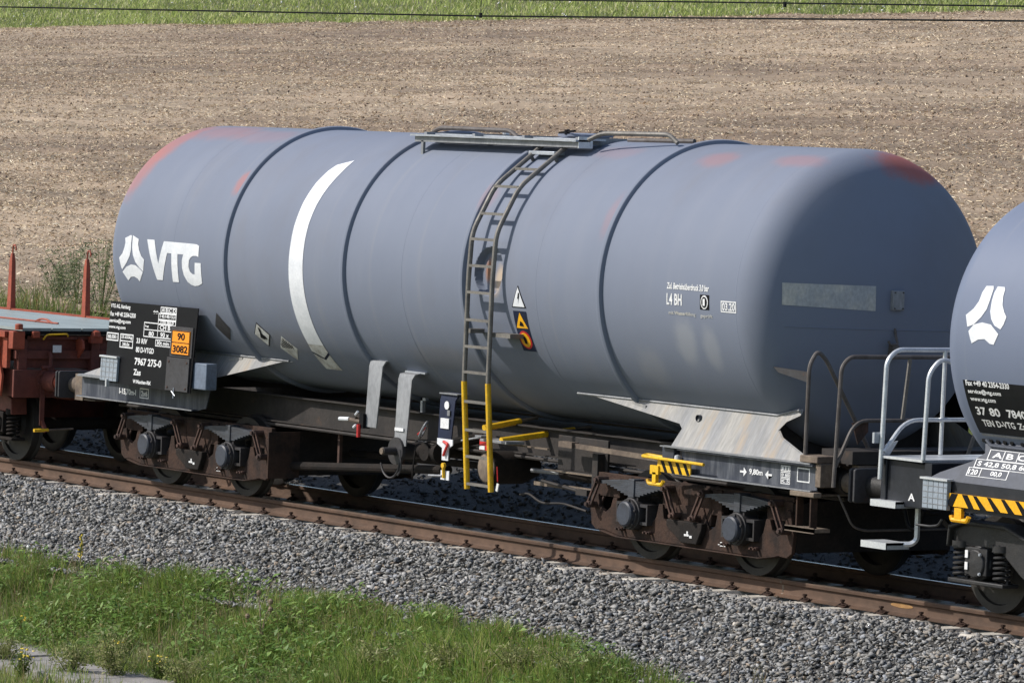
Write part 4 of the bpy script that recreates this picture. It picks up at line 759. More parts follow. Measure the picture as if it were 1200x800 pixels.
part('rail_tag', 'rust_light', hr, lambda b: b.prism([(-1.02, 1.64), (-.82, 1.64), (-.82, 1.55), (-.94, 1.43)], 7.49, 7.50, 'yz'))
part('corner_handrail', 'railing', wg, lambda b: b.tube(fillet([(7.06, -1.235, 1.30), (7.06, -1.225, 2.17), (7.06, -1.13, 2.31), (7.06, -1.02, 2.22), (7.06, -.46, 1.36)], .14, 6), rr_, 9))
part('foot_rod', 'railing', wg, lambda b: b.tube(fillet([(7.3, -1.0, .93), (7.35, -.85, .62), (7.35, -.7, .58), (7.35, .9, .58)], .1), .012, 6))

# black data plate with lettering, orange panel, lamp brackets
def PY(z): return -1.295+.045*(z-1.15)
dp = part('data_plate', 'black', wg, lambda b: b.add([(-6.58, PY(1.17), 1.17), (-4.57, PY(1.15), 1.15), (-4.51, PY(2.14), 2.14), (-6.54, PY(2.13), 2.13), (-6.58, PY(1.17)+.012, 1.17), (-4.57, PY(1.15)+.012, 1.15), (-4.51, PY(2.14)+.012, 2.14), (-6.54, PY(2.13)+.012, 2.13)], [(0, 1, 2, 3), (4, 7, 6, 5), (0, 4, 5, 1), (1, 5, 6, 2), (2, 6, 7, 3), (3, 7, 4, 0)]))
dp.location = (.31, -.165, .018)
for _x in (-6.2, -5.0): part('plate_bracket', 'beam', wg, lambda b: (b.box(_x, _x+.05, -1.44, -1.20, 1.30, 1.35)))
PM = lambda x, z: (x, PY(z)-.003, z)
for tx, x, z, w_, h in (('VTG AG, Hamburg', -6.53, 2.04, .46, .062), ('Fax +49 40 2354-2330', -6.53, 1.955, .60, .055), ('service@vtg.com', -6.54, 1.87, .50, .058), ('www.vtg.com', -6.55, 1.80, .40, .045), ('33 RIV', -5.87, 1.665, .25, .062), ('80 D-VTGD', -5.87, 1.56, .42, .065), ('7967 275-0', -5.88, 1.41, .62, .088), ('Zas', -5.89, 1.29, .17, .072), ('W.Maschen-Rbf.', -5.89, 1.195, .42, .045), ('**', -5.53, 2.02, .12, .05)):
    decal('lettering', 'letter', dp, text2(tx, x, z, w_, h), PM)
decal('lettering', 'letter', dp, frame2(-6.58, 1.665, -6.30, 1.76, .014)+text2('88.000 l', -6.55, 1.69, .22, .045), PM)
decal('lettering', 'letter', dp, frame2(-6.26, 1.595, -5.95, 1.76, .014)+rect2(-6.246, 1.67, -5.964, 1.682)+text2('23.650kg', -6.235, 1.695, .26, .045)+text2('28,0t', -6.20, 1.612, .17, .045), PM)
decal('lettering', 'letter', dp, frame2(-5.36, 2.045, -4.99, 2.12, .012)+rect2(-5.28, 2.05, -5.27, 2.115)+rect2(-5.18, 2.05, -5.17, 2.115)+rect2(-5.08, 2.05, -5.07, 2.115)+text2('A B C D', -5.34, 2.06, .33, .045), PM)
decal('lettering', 'letter', dp, frame2(-5.40, 1.965, -4.99, 2.045, .012)+text2('S 40,4 48,4 56,4', -5.37, 1.985, .36, .045), PM)
decal('lettering', 'letter', dp, frame2(-5.40, 1.905, -4.99, 1.965, .012)+text2('120 00,0', -5.34, 1.918, .30, .035), PM)
decal('lettering', 'letter', dp, frame2(-5.72, 1.75, -5.06, 1.925, .012)+rect2(-5.71, 1.832, -5.07, 1.843)+rect2(-5.40, 1.755, -5.39, 1.92)+text2('kg', -5.69, 1.86, .08, .03)+text2('CH B', -5.35, 1.85, .24, .055)+text2('80', -5.60, 1.765, .12, .055)+text2('90 x', -5.33, 1.765, .2, .055), PM)
decal('lettering', 'letter', dp, frame2(-5.43, 1.655, -5.08, 1.735, .01)+text2('30t min', -5.40, 1.672, .28, .048), PM)
hold = part('panel_holder', 'cover', dp, lambda b: b.add([(-5.06, PY(1.16)-.012, 1.16), (-4.575, PY(1.16)-.012, 1.16), (-4.575, PY(1.90)-.012, 1.90), (-5.06, PY(1.90)-.012, 1.90), (-5.06, PY(1.16)-.001, 1.16), (-4.575, PY(1.16)-.001, 1.16), (-4.575, PY(1.90)-.001, 1.90), (-5.06, PY(1.90)-.001, 1.90)], [(0, 1, 2, 3), (0, 4, 5, 1), (1, 5, 6, 2), (2, 6, 7, 3), (3, 7, 4, 0)])) if False else None
def on_plate(off): return lambda x, z: (x, PY(z)-off, z)
def slab_plate(name, m, x0, x1, z0, z1, o1, o0=.001, parent=dp):
    return part(name, m, parent, lambda b: b.add([(x0, PY(z0)-o1, z0), (x1, PY(z0)-o1, z0), (x1, PY(z1)-o1, z1), (x0, PY(z1)-o1, z1), (x0, PY(z0)-o0, z0), (x1, PY(z0)-o0, z0), (x1, PY(z1)-o0, z1), (x0, PY(z1)-o0, z1)], [(0, 1, 2, 3), (4, 7, 6, 5), (0, 4, 5, 1), (1, 5, 6, 2), (2, 6, 7, 3), (3, 7, 4, 0)]), smooth=False)
slab_plate('holder_frame', 'cover', -5.07, -4.575, 1.56, 1.91, .012)
op = slab_plate('orange_panel', 'orange', -5.025, -4.62, 1.585, 1.865, .022)
decal('panel_number', 'black', dp, text2('90', -4.90, 1.755, .17, .085)+text2('3082', -4.99, 1.61, .34, .085)+rect2(-5.025, 1.722, -4.62, 1.731)+frame2(-5.025, 1.585, -4.62, 1.865, .008), on_plate(.025))
slab_plate('folding_cover', 'cover', -5.11, -4.60, 1.165, 1.55, .02)
for x, z in ((-5.06, 1.50), (-4.65, 1.50), (-5.06, 1.20), (-4.65, 1.20)): part('rivet', 'rust_light', dp, lambda b: b.lathe([(PY(z)-.02, .016), (PY(z)-.028, .012), (PY(z)-.029, 0)], (x, 0, z), 'y', 8))
part('hasp', 'galv', dp, lambda b: (b.tube([(-4.93, -1.33, 1.16), (-4.84, -1.335, 1.11)], .006, 5), b.tube([(-4.90, -1.32, 1.20), (-4.88, -1.335, 1.08)], .006, 5)))
lb_ = slab_plate('lamp_reflector', 'lens', -6.63, -6.24, 1.19, 1.475, .03)
for k in range(4): slab_plate('reflector_joint', 'galv_dull', -6.60+.09*k, -6.592+.09*k, 1.2, 1.46, .033, .029)
for k in range(4): slab_plate('reflector_joint', 'galv_dull', -6.62, -6.25, 1.23+.06*k, 1.237+.06*k, .0335, .029)
slab_plate('reflector_rim', 'galv_bright', -6.64, -6.23, 1.465, 1.485, .05)
part('hasp', 'galv_bright', dp, lambda b: b.box(-6.46, -6.43, -1.345, -1.30, 1.12, 1.21))
part('side_box', 'grey_box', wg, lambda b: b.box(-4.30, -3.97, -1.42, -1.27, 1.225, 1.53), bevel=.012)

part('data_plate', 'black', wg, lambda b: b.box(4.25, 6.28, 1.43, 1.442, 1.15, 2.14))
# hanging straps with valve gear
def strap(xc, zt, yt, zb, m='galv_dull', wt=.15, wb=.115, xb=0):
    def f(b):
        P = [(xc-wt, zt), (xc+wt, zt), (xc+xb+wb, zb), (xc+xb-wb, zb)]
        b.add([(P[0][0], yt+.10, zt+.02), (P[1][0], yt+.10, zt+.02), (P[1][0], yt, zt), (P[1][0]-.03, yt-.02, zt-.06), (P[2][0], yt-.03, zb), (P[3][0], yt-.03, zb), (P[0][0], yt-.02, zt-.06), (P[0][0], yt, zt),
               (P[0][0], yt+.11, zt+.0), (P[1][0], yt+.11, zt+.0), (P[1][0], yt+.014, zt-.014), (P[1][0]-.03, yt-.006, zt-.066), (P[2][0], yt-.016, zb), (P[3][0], yt-.016, zb), (P[0][0], yt-.006, zt-.066), (P[0][0], yt+.014, zt-.014)],
              [(0, 1, 2, 7), (7, 2, 3, 6), (6, 3, 4, 5), (8, 15, 10, 9), (15, 14, 11, 10), (14, 13, 12, 11), (5, 4, 12, 13), (1, 9, 10, 2), (2, 10, 11, 3), (3, 11, 12, 4), (0, 7, 15, 8), (7, 6, 14, 15), (6, 5, 13, 14)])
    return part('hanging_strap', m, wg, f)
s1 = strap(-.76, 1.755, -1.14, 1.02, xb=-.07)
part('strap_lip', 'galv', s1, lambda b: b.box(-.93, -.55, -1.06, -1.02, 1.765, 1.785))
part('valve_lever', 'white', s1, lambda b: b.tube([(-1.42, -1.20, 1.075), (-1.22, -1.20, 1.085)], .022, 8)); part('valve_pivot', 'beam_tan', s1, lambda b: (b.lathe([(-1.21, .05), (-1.16, .05)], (-1.05, 0, 1.07), 'y', 10), b.tube([(-1.24, -1.19, 1.08), (-1.0, -1.19, 1.07)], .025, 7)))
part('valve_handle', 'red', s1, lambda b: b.tube([(-.99, -1.22, 1.04), (-.99, -1.22, .90)], .024, 8)); part('valve_block', 'black', s1, lambda b: b.box(-1.0, -.92, -1.21, -1.12, 1.0, 1.16))
part('valve_mark', 'white', s1, lambda b: (b.tube([(-1.08, -1.21, 1.14), (-1.03, -1.21, 1.18)], .014, 6), b.tube([(-1.10, -1.22, 1.0), (-1.04, -1.22, 1.035)], .014, 6)))
s2 = strap(-.165, 1.645, -1.14, .86, xb=-.06)
part('strap_lip', 'galv', s2, lambda b: b.box(-.34, .06, -1.06, -1.02, 1.655, 1.675))
part('strap_tag', 'letter', s2, lambda b: b.box(-.32, -.15, -1.183, -1.172, 1.02, 1.055))
dv = part('discharge_valve', 'box', s2, lambda b: (b.lathe([(-1.20, .02), (-1.20, .15), (-1.16, .15), (-1.16, .09), (-.85, .09)], (-.27, 0, .80), 'y', 18), b.tube([(-.27, -1.36, .80), (-.27, -1.2, .80)], .045, 10)))
part('valve_knob', 'beam_tan', dv, lambda b: b.lathe([(-1.38, .0), (-1.38, .035), (-1.34, .04), (-1.33, .02)], (-.27, 0, .80), 'y', 10)); part('valve_hoop', 'box', dv, lambda b: b.tube([(-.36+.19*math.cos(a), -1.2, .70+.2*math.sin(a)) for a in np.linspace(-2.9, .2, 14)], .012, 6))
part('lever_rod', 'box', dv, lambda b: b.tube(fillet([(-.16, -1.2, .82), (-.14, -1.2, .6), (-.19, -1.21, .54)], .04), .012, 6))
hw = part('hand_wheel', 'galv_dull', wg, lambda b: b.tube([(.16+.10*math.cos(a), -1.12-.06*math.cos(a)+.05*math.sin(a), 1.06+.045*math.cos(a)+.075*math.sin(a)) for a in np.linspace(0, 2*math.pi, 25)], .014, 6))
part('wheel_spoke', 'red', hw, lambda b: b.tube([(.02, -1.1, 1.0), (.16, -1.12, 1.06), (.25, -1.16, 1.09)], .010, 6))
part('valve_body', 'grime', wg, lambda b: (b.lathe([(-.2, .08), (.16, .08), (.18, .12), (.24, .12), (.25, .02)], (.12, -1.0, .82), 'x', 14), b.lathe([(-1.08, .02), (-1.08, .10), (-1.03, .10), (-1.0, .07), (-.6, .07)], (.12, 0, .82), 'y', 14), b.tube([(.3, -.95, .9), (.55, -.6, 1.0)], .06, 9)))
part('valve_body', 'grime', wg, lambda b: b.tube([(-.05, -1.08, .82), (-.06, -1.1, .6), (-.06, -1.1, .5)], .012, 6))
part('cleat', 'galv', wg, lambda b: (b.box(-.62, -.58, -.66, -.62, 1.20, 1.36), b.box(-.62, -.52, -.66, -.62, 1.33, 1.36)))
s3 = strap(.69, 1.475, -1.14, 1.0, 'navy', .16, .13, -.04)
part('strap_lip', 'galv_dull', s3, lambda b: b.box(.52, .87, -1.17, -1.02, 1.478, 1.49))
part('brake_badge', 'letter', s3, lambda b: b.lathe([(-1.176, 0), (-1.176, .045), (-1.168, .045)], (.68, 0, 1.36), 'y', 14)); part('brake_label', 'letter', s3, lambda b: b.box(.58, .74, -1.182, -1.172, 1.11, 1.22)); part('brake_label', 'galv_dull', s3, lambda b: b.box(.70, .75, -1.18, -1.172, 1.25, 1.31))
cb = part('changeover_board', 'white', s3, lambda b: b.prism([(.54, 1.0), (.84, 1.0), (.84, .94), (.76, .90), (.76, .77), (.64, .77), (.64, .90), (.54, .94)], -1.19, -1.178))
part('changeover_handle', 'red', cb, lambda b: (b.tube(fillet([(.68, -1.20, .97), (.78, -1.21, .95), (.72, -1.21, .86), (.70, -1.21, .82)], .03), .016, 6)))
part('isolating_board', 'white', wg, lambda b: b.box(.63, .79, -1.19, -1.178, .56, .66)); part('isolating_handle', 'yellow', wg, lambda b: (b.tube([(.71, -1.2, .58), (.71, -1.21, .70)], .018, 7), b.lathe([(-1.225, .0), (-1.225, .03), (-1.195, .03)], (.71, 0, .715), 'y', 10)))
part('isolating_rod', 'galv_dull', wg, lambda b: b.tube([(.40, -1.19, .585), (.66, -1.19, .60)], .013, 6))
# brake gear
bc = part('brake_cylinder', 'grime', wg, lambda b: b.lathe([(-1.0, .02), (-1.0, .17), (-.97, .18), (-.55, .18), (-.35, .10), (-.33, .02)], (1.22, 0, .73), 'y', 24)); part('cylinder_cover', 'beam_tan', bc, lambda b: b.lathe([(-1.003, .155), (-1.012, .14), (-1.014, 0)], (1.22, 0, .73), 'y', 20))
part('cylinder_rod', 'galv_dull', wg, lambda b: b.tube([(1.5, -.6, .72), (1.9, -.5, .72), (2.6, -.45, .70)], .025, 8)); part('slack_adjuster', 'grime', wg, lambda b: b.tube([(1.9, -.48, .71), (2.75, -.45, .70)], .055, 10))
part('relief_valve', 'red', wg, lambda b: b.box(1.18, 1.34, -1.07, -1.04, .92, 1.03)); part('relief_plate', 'letter', wg, lambda b: b.box(1.19, 1.29, -1.078, -1.071, .925, .965))
part('pull_chain', 'red', wg, lambda b: b.tube([(1.72, -1.2, .78), (1.74, -1.2, .62)], .008, 5)); part('pull_tag', 'letter', wg, lambda b: b.bar((1.75, -1.2, .60), (1.73, -1.2, .52), .012, .035))
for x0, z0, y0, y1, z1 in ((1.78, 1.06, -1.20, -.25, 1.165), (1.30, 1.16, -1.10, -.62, 1.23)):
    lv = part('brake_lever', 'yellow', wg, lambda b: b.tube([(x0, y0, z0), (x0-.02, y1, z1)], .035, 9)); part('lever_end', 'beam_tan', lv, lambda b: b.tube([(x0-.02, y1, z1), (x0-.02, y1+.22, z1+.035)], .018, 7))
part('lever_bracket', 'galv_dull', wg, lambda b: (b.box(1.45, 1.95, -1.25, -1.02, 1.03, 1.06), b.box(1.5, 1.62, -1.35, -1.2, 1.08, 1.10), b.tube([(.95, -1.15, 1.0), (1.4, -1.12, 1.08)], .012, 6)), bevel=.004)
part('brake_frame', 'beam', wg, lambda b: (b.box(2.35, 3.25, -.86, -.83, .80, 1.16), b.box(3.10, 3.20, -.95, -.80, .50, 1.02), b.box(2.40, 3.1, -.92, -.80, .785, .80)), bevel=.006)
part('brake_frame_edge', 'beam_tan', wg, lambda b: (b.box(2.2, 3.12, -.93, -.90, .775, .792), b.box(1.98, 3.08, -.90, -.88, .605, .645), b.box(1.5, 2.35, -1.0, -.96, 1.0, 1.015)))
part('long_lever', 'beam_tan', wg, lambda b: (b.bar((2.75, -1.05, 1.09), (4.7, -.95, 1.04), .03, .05), b.box(2.68, 2.92, -1.09, -1.0, 1.06, 1.12)))
part('fork_joint', 'beam', wg, lambda b: (b.tube([(2.2, -.95, .665), (2.95, -.93, .60)], .018, 7), b.box(2.85, 3.05, -.97, -.90, .57, .63)))
part('air_pipe', 'beam', wg, lambda b: b.tube(fillet([(1.95, -1.05, .50), (2.1, -1.05, .53), (2.35, -1.05, .44), (2.7, -1.02, .47), (3.1, -1.0, .42)], .1), .012, 6))
part('brake_pipe', 'beam', wg, lambda b: b.tube([(-7.1, -.75, .86), (-3.0, -.70, .86), (3.0, -.70, .86), (7.1, -.75, .86)], .02, 7))
part('tie_pipe', 'grime', wg, lambda b: b.tube([(-3.2, -.70, .41), (-.1, -.60, .60)], .05, 10))
part('tie_pipe', 'grime', wg, lambda b: b.tube([(-3.2, .1, .55), (0, .1, .62)], .04, 8))
part('air_reservoir', 'grime', wg, lambda b: b.lathe([(-.6, .02), (-.58, .14), (-.5, .18), (.5, .18), (.58, .14), (.6, .02)], (-1.2, .35, .80), 'x', 20))
for x in (-2.4, -1.1): part('pipe_hanger', 'rust_light', wg, lambda b: b.box(x-.02, x+.02, -.58, -.54, .5, .9))
# rope hook and striped handle by the right bogie
hk = part('rope_hook', 'yellow', wg, lambda b: (b.box(4.62, 4.76, -1.31, -1.27, .93, 1.02), b.box(4.66, 4.72, -1.31, -1.27, .84, .95), b.tube(fillet([(4.56, -1.29, .87), (4.58, -1.29, .83), (4.80, -1.29, .83), (4.83, -1.29, .87)], .03), .02, 7)))
hb = part('striped_board', 'yellow', wg, lambda b: b.prism([(4.72, .965), (5.28, .955), (5.28, 1.10), (4.72, 1.08)], -1.292, -1.279))
for k in range(4): x = 4.80+.125*k; part('stripe', 'black', hb, lambda b: b.prism([(x+.05, .96), (x+.10, .96), (x+.02, 1.083), (x-.03, 1.083)], -1.296, -1.2925))
part('board_handle', 'yellow', wg, lambda b: b.tube(fillet([(4.75, -1.22, 1.10), (4.52, -1.27, 1.115), (4.50, -1.33, 1.10), (5.55, -1.33, 1.09)], .05), .017, 8))
part('drain_cap', 'galv_bright', wg, lambda b: b.lathe([(0, .035), (.04, .03), (.05, 0)], (5.0, -1.25, 1.10), 'z', 10)); part('grey_block', 'cap', wg, lambda b: b.box(4.72, 4.92, -1.24, -1.16, 1.06, 1.21), bevel=.01)
B1 = leaf_bogie(wg, (4.9, 0, 0)); B2 = copy_tree(B1, wg); B2.location = (-4.9, 0, 0)
part('bogie_shield', 'rust', wg, lambda b: b.box(-3.18, -3.165, -1.04, -.62, .27, .80)); 

# ================================================================== RED FLAT WAGON (left)
fw = tag(empty('flat_wagon', (-16, 0, 0)), 'red-brown flat wagon with upright stakes and grey deck at the left edge', 'flat wagon', 'railway wagons')
def fp(name, m, fn, parent=None, **k):
    b = MB(); fn(b); b.v = [(x+16, y, z) for x, y, z in b.v]; return b.build(name, m, parent or fw, **k)
fp('frame', 'redwagon', lambda b: (b.box(-24, -8.72, -1.30, -1.26, .85, 1.18), b.box(-24, -8.72, 1.26, 1.30, .85, 1.18), b.box(-24, -8.8, -.5, .5, .8, 1.1)))
fp('headstock', 'redwagon', lambda b: b.box(-8.72, -8.68, -1.36, 1.36, .84, 1.185), bevel=.008)
ew = fp('end_wall', 'redwagon', lambda b: (b.box(-8.80, -8.77, -1.30, 1.30, 1.20, 1.64), b.box(-8.78, -8.70, -1.36, 1.36, 1.56, 1.645), b.box(-8.78, -8.71, -1.32, .02, 1.32, 1.42)))
for y in (-1.29, -.27, .6): fp('wall_post', 'redwagon', lambda b: b.box(-8.77, -8.70, y, y+.12, 1.185, 1.64), ew, bevel=.006)
fp('wall_bracket', 'redbright', lambda b: b.prism([(-8.76, 1.60), (-8.60, 1.55), (-8.58, 1.45), (-8.72, 1.32), (-8.76, 1.32)], -.46, -.43), ew)
fp('wall_hook', 'redwagon', lambda b: b.tube(fillet([(-8.70, -.86, 1.40), (-8.66, -.86, 1.36), (-8.66, -.86, 1.22), (-8.66, -.98, 1.21)], .03), .025, 7), ew)
fp('corner_bracket', 'redbright', lambda b: (b.box(-8.74, -8.62, -1.42, -1.25, 1.44, 1.66), b.lathe([(-.02, .05), (.05, .05), (.055, 0)], (-8.64, -1.33, 1.70), 'z', 10), b.box(-8.66, -8.60, -1.15, -1.05, 1.58, 1.66)), bevel=.01)
fp('corner_bracket', 'redbright', lambda b: (b.lathe([(0, .07), (.06, .06), (.08, .02)], (-8.66, -.24, 1.60), 'z', 10), b.box(-8.70, -8.62, -.32, -.16, 1.52, 1.60)))
fp('lashing_ring', 'yellow', lambda b: b.tube(fillet([(-8.65, -.98, 1.56), (-8.62, -.95, 1.62), (-8.62, -.66, 1.63), (-8.64, -.64, 1.60)], .03), .012, 6)); fp('paper_tag', 'letter', lambda b: b.box(-8.655, -8.65, -.84, -.72, 1.40, 1.49))
side = fp('side_board', 'redbright', lambda b: (b.box(-24, -8.80, -1.40, -1.35, 1.20, 1.64), b.box(-24, -8.8, -1.44, -1.35, 1.58, 1.65), b.prism([(-9.6, .9), (-8.9, .85), (-8.86, 1.10), (-8.95, 1.30), (-9.6, 1.3)], -1.43, -1.40)))
for k in range(8): fp('side_post', 'redbright', lambda b: b.prism([(-9.10-1.6*k, 1.2), (-8.97-1.6*k, 1.2), (-8.94-1.6*k, 1.62), (-9.10-1.6*k, 1.62)], -1.46, -1.40), side)
dk = fp('deck', 'redwagon', lambda b: b.box(-24, -8.70, -1.28, 1.28, 1.60, 1.655))
for k in range(6): fp('deck_plate', 'deck', lambda b: b.box(-24, -8.66, -1.27+.42*k, -.865+.42*k, 1.665, 1.70), dk)
fp('deck_edge', 'black', lambda b: b.box(-8.69, -8.655, -1.36, 1.30, 1.625, 1.662), dk); fp('deck_lip', 'beam_tan', lambda b: b.box(-8.70, -8.66, -1.10, 1.3, 1.612, 1.622), dk)
fp('lashing_rail', 'redbright', lambda b: (b.tube([(-16, -.25, 1.715), (-9.6, -.25, 1.715)], .012, 6), b.tube(fillet([(-10.2, -.25, 1.71), (-10.05, -.25, 1.75), (-9.9, -.25, 1.75), (-9.75, -.25, 1.71)], .05), .014, 6)), dk)
fp('side_rim', 'redbright', lambda b: b.box(-24, -8.70, 1.28, 1.36, 1.60, 1.72), dk)
for k in range(4):
    x = -11.68-2.04*k
    stk = fp('stake', 'redbright', lambda b: b.add([(x-.055, 1.27, 1.68), (x+.055, 1.27, 1.68), (x+.055, 1.35, 1.68), (x-.055, 1.35, 1.68), (x-.04, 1.28, 2.34), (x+.04, 1.28, 2.34), (x+.04, 1.34, 2.34), (x-.04, 1.34, 2.34), (x-.02, 1.29, 2.46), (x+.02, 1.29, 2.46), (x+.02, 1.33, 2.46), (x-.02, 1.33, 2.46)],
        [(0, 1, 5, 4), (1, 2, 6, 5), (2, 3, 7, 6), (3, 0, 4, 7), (4, 5, 9, 8), (5, 6, 10, 9), (6, 7, 11, 10), (7, 4, 8, 11), (8, 9, 10, 11)]), bevel=.006)
    fp('stake_hook', 'redbright', lambda b: b.tube([(x, 1.31, 2.44), (x, 1.31, 2.52)]+[(x+.045-.045*math.cos(a), 1.31, 2.52+.05*math.sin(a)) for a in np.linspace(.3, 3.6, 9)], .013, 6), stk)
fwB = []
def fbuf(y):
    b = buffer_(fw, 7.32, y, 1, 'redwagon', 'cover', 'redbright'); return b
fbuf(-.875); fbuf(.875)
fp('shunter_step', 'redwagon', lambda b: (b.box(-8.66, -8.64, -1.0, -.94, .50, 1.06), b.bar((-8.65, -.97, .56), (-8.60, -.93, .42), .04, .04)))
fp('step_tread', 'yellow', lambda b: b.tube([(-8.60, -1.10, .44), (-8.60, -.90, .445)], .022, 8)); fp('step_rod', 'beam_tan', lambda b: b.tube([(-8.60, -.9, .445), (-8.60, -.55, .46)], .013, 6))
def coil(b, x, y, z0, z1, rr, n_=5, t=.02):
    N_ = n_*14; b.tube([(x+rr*math.cos(2*math.pi*i/14), y+rr*math.sin(2*math.pi*i/14), z0+(z1-z0)*i/N_) for i in range(N_+1)], t, 6)
def coil_bogie(root, m, loc, frame_m):
    def frame(b):
        for s in (-1, 1):
            b.prism([(-1.30, .62), (-1.28, .78), (-1.1, .83), (-.5, .83), (-.1, .70), (.1, .70), (.5, .83), (1.1, .83), (1.28, .78), (1.30, .62), (.62, .62), (.30, .40), (.22, .36), (-.22, .36), (-.30, .40), (-.62, .62)], s*1.06, s*.92)
            b.prism([(-1.32, .60), (-1.30, .80), (-1.1, .86), (-.5, .86), (-.1, .74), (.1, .74), (.5, .86), (1.1, .86), (1.30, .80), (1.32, .60), (1.29, .60), (1.27, .77), (1.1, .82), (.5, .82), (.1, .70), (-.1, .70), (-.5, .82), (-1.1, .82), (-1.27, .77), (-1.29, .60)], s*1.12, s*.90)
        b.box(-.2, .2, -.95, .95, .45, .72)
    bg_ = part('bogie', frame_m, root, frame, loc=loc, bevel=.012)
    for x in (-.9, .9):
        wheelset(bg_, x)
        for s in (-1, 1):
            ab = part('axle_box', m, bg_, lambda b: (b.lathe([(s*.9, .17), (s*1.06, .17), (s*1.08, .14), (s*1.12, .13), (s*1.13, 0)], (x, 0, .47), 'y', 18), b.box(x-.40, x+.40, s*1.0-.10, s*1.0+.10, .27, .31), b.box(x-.16, x+.16, s*1.0-.1, s*1.0+.09, .36, .62)), bevel=.01)
            for e in (-.29, .29): part('coil_spring', m, bg_, lambda b: coil(b, x+e, s*1.02, .32, .61, .075, 6, .0135)); part('spring_seat', m, bg_, lambda b: b.lathe([(.60, .10), (.66, .10)], (x+e, s*1.02, 0), 'z', 14))
            if s < 0:
                for zz in (.41, .52): part('axle_box_mark', 'letter', ab, lambda b: b.box(x-.11, x-.07, -1.139, -1.131, zz, zz+.07))
            part('bolt', 'galv', ab, lambda b: b.lathe([(s*1.13, .018), (s*1.145, .012), (s*1.146, 0)], (x+.1, 0, .38), 'y', 8)); part('bolt', 'galv', ab, lambda b: b.lathe([(s*1.13, .018), (s*1.145, .012), (s*1.146, 0)], (x+.1, 0, .56), 'y', 8))
    return bg_
coil_bogie(fw, 'grime', (-10.47+16, 0, 0), 'redwagon')

# ================================================================== DARK TANK WAGON (right)
R3, Z3 = 1.45, 2.55
tw = tag(empty('tank_wagon', (16, 0, 0)), 'clean slate-grey tank wagon with silver end railings, cut off by the right edge', 'tank wagon', 'railway wagons')
def tp(name, m, fn, parent=None, **k):
    b = MB(); fn(b); b.v = [(x-16, y, z) for x, y, z in b.v]; return b.build(name, m, parent or tw, **k)
t3 = tp('tank_shell', 'tank2', lambda b: b.lathe(torisph(R3, -1, 9.55)[::-1]+[(x, R3) for x in (11, 13, 15, 18, 20, 22)]+torisph(R3, 1, 22.5), (0, 0, Z3), 'x', 128))
S3 = lambda off: (lambda x, t: (on_shell(R3, Z3, off)(x, t)[0]-16, *on_shell(R3, Z3, off)(x, t)[1:]))
LOGO2 = [[(9.837, 0.518), (9.935, 0.523), (9.949, 0.492), (9.941, 0.379), (9.923, 0.297), (9.867, 0.225), (9.776, 0.151), (9.689, 0.126), (9.645, 0.233), (9.74, 0.298), (9.792, 0.371), (9.805, 0.454)], [(9.996, 0.521), (10.094, 0.52), (10.112, 0.494), (10.113, 0.428), (10.134, 0.348), (10.174, 0.29), (10.22, 0.243), (10.197, 0.173), (10.16, 0.126), (10.07, 0.156), (10.013, 0.212), (9.98, 0.28), (9.971, 0.38), (9.975, 0.462)], [(9.71, 0.088), (9.776, 0.151), (9.893, 0.176), (10.018, 0.163), (10.137, 0.081), (10.079, -0.019), (10.024, -0.013), (9.946, 0.026), (9.855, 0.017), (9.766, -0.023), (9.741, 0.021)]]
for p in LOGO2: decal('logo_emblem', 'white', t3, poly2(p), S3(.004), .08, (1,))
rw = lambda a: math.radians(a)*R3
decal('black_panel', 'black_tank', t3, rect2(9.60, rw(-36), 12.6, rw(-14.6)), S3(.003), .06, (1,))
for tx, x, a, w_, h in (('Fax +49 40 2354-2330', 9.64, -16.6, .62, .055), ('service@vtg.com', 9.65, -19.9, .47, .055), ('www.vtg.com', 9.66, -22.9, .36, .05), ('37', 9.69, -28.0, .14, .085), ('80', 9.88, -28.0, .15, .085), ('7840', 10.13, -28.0, .27, .085), ('275-3', 10.45, -28.0, .27, .085), ('TEN', 9.72, -32.6, .16, .07), ('D-VTG', 9.92, -32.6, .26, .07), ('Zacns', 10.22, -32.6, .25, .07)):
    decal('lettering', 'letter', t3, text2(tx, x, rw(a), w_, h), S3(.007), .06, (1,))
decal('panel_edge', 'galv_dull', t3, rect2(9.62, rw(-37.2), 12.6, rw(-36.2)), S3(.005), .06, (1,))
# saddle
def sad3(px, k, off=0.): return (px, -1.10-.19*k-off, 1.62-.40*k)
SF = [(9.50, -.15), (9.62, .1), (9.66, .28), (9.52, .50), (9.14, .82), (9.0, 1.0), (15, 1.0), (15, -.15)]
sdl = tp('saddle', 'dsaddle', lambda b: (lambda A, n: b.add(A+[(p[0], p[1]+.02, p[2]) for p in A], [tuple(range(n)), tuple(range(2*n-1, n-1, -1))]+[(i, i+n, (i+1) % n+n, (i+1) % n) for i in range(n)]))([sad3(*p) for p in SF], len(SF)), smooth=False)
tp('saddle_lip', 'dsaddle', lambda b: b.tube([sad3(9.50, -.16, .01), sad3(9.72, .10, .01), sad3(15, .10, .01)], .02, 8), sdl)
for k in range(8): tp('saddle_bolt', 'black', lambda b: b.lathe([(0, .026), (-.03, .026), (-.032, 0)], sad3(9.60+.10*k+.05*max(0, k-4), -.02 if k > 2 else -.05*(3-k)*0-.02), 'y', 10), sdl)
SD = lambda x, k: (sad3(x, k, .004)[0]-16, *sad3(x, k, .004)[1:])
fr = lambda x0, k0, x1, k1, t: [(v, f) for v, f in frame2(x0, k0, x1, k1, t)]
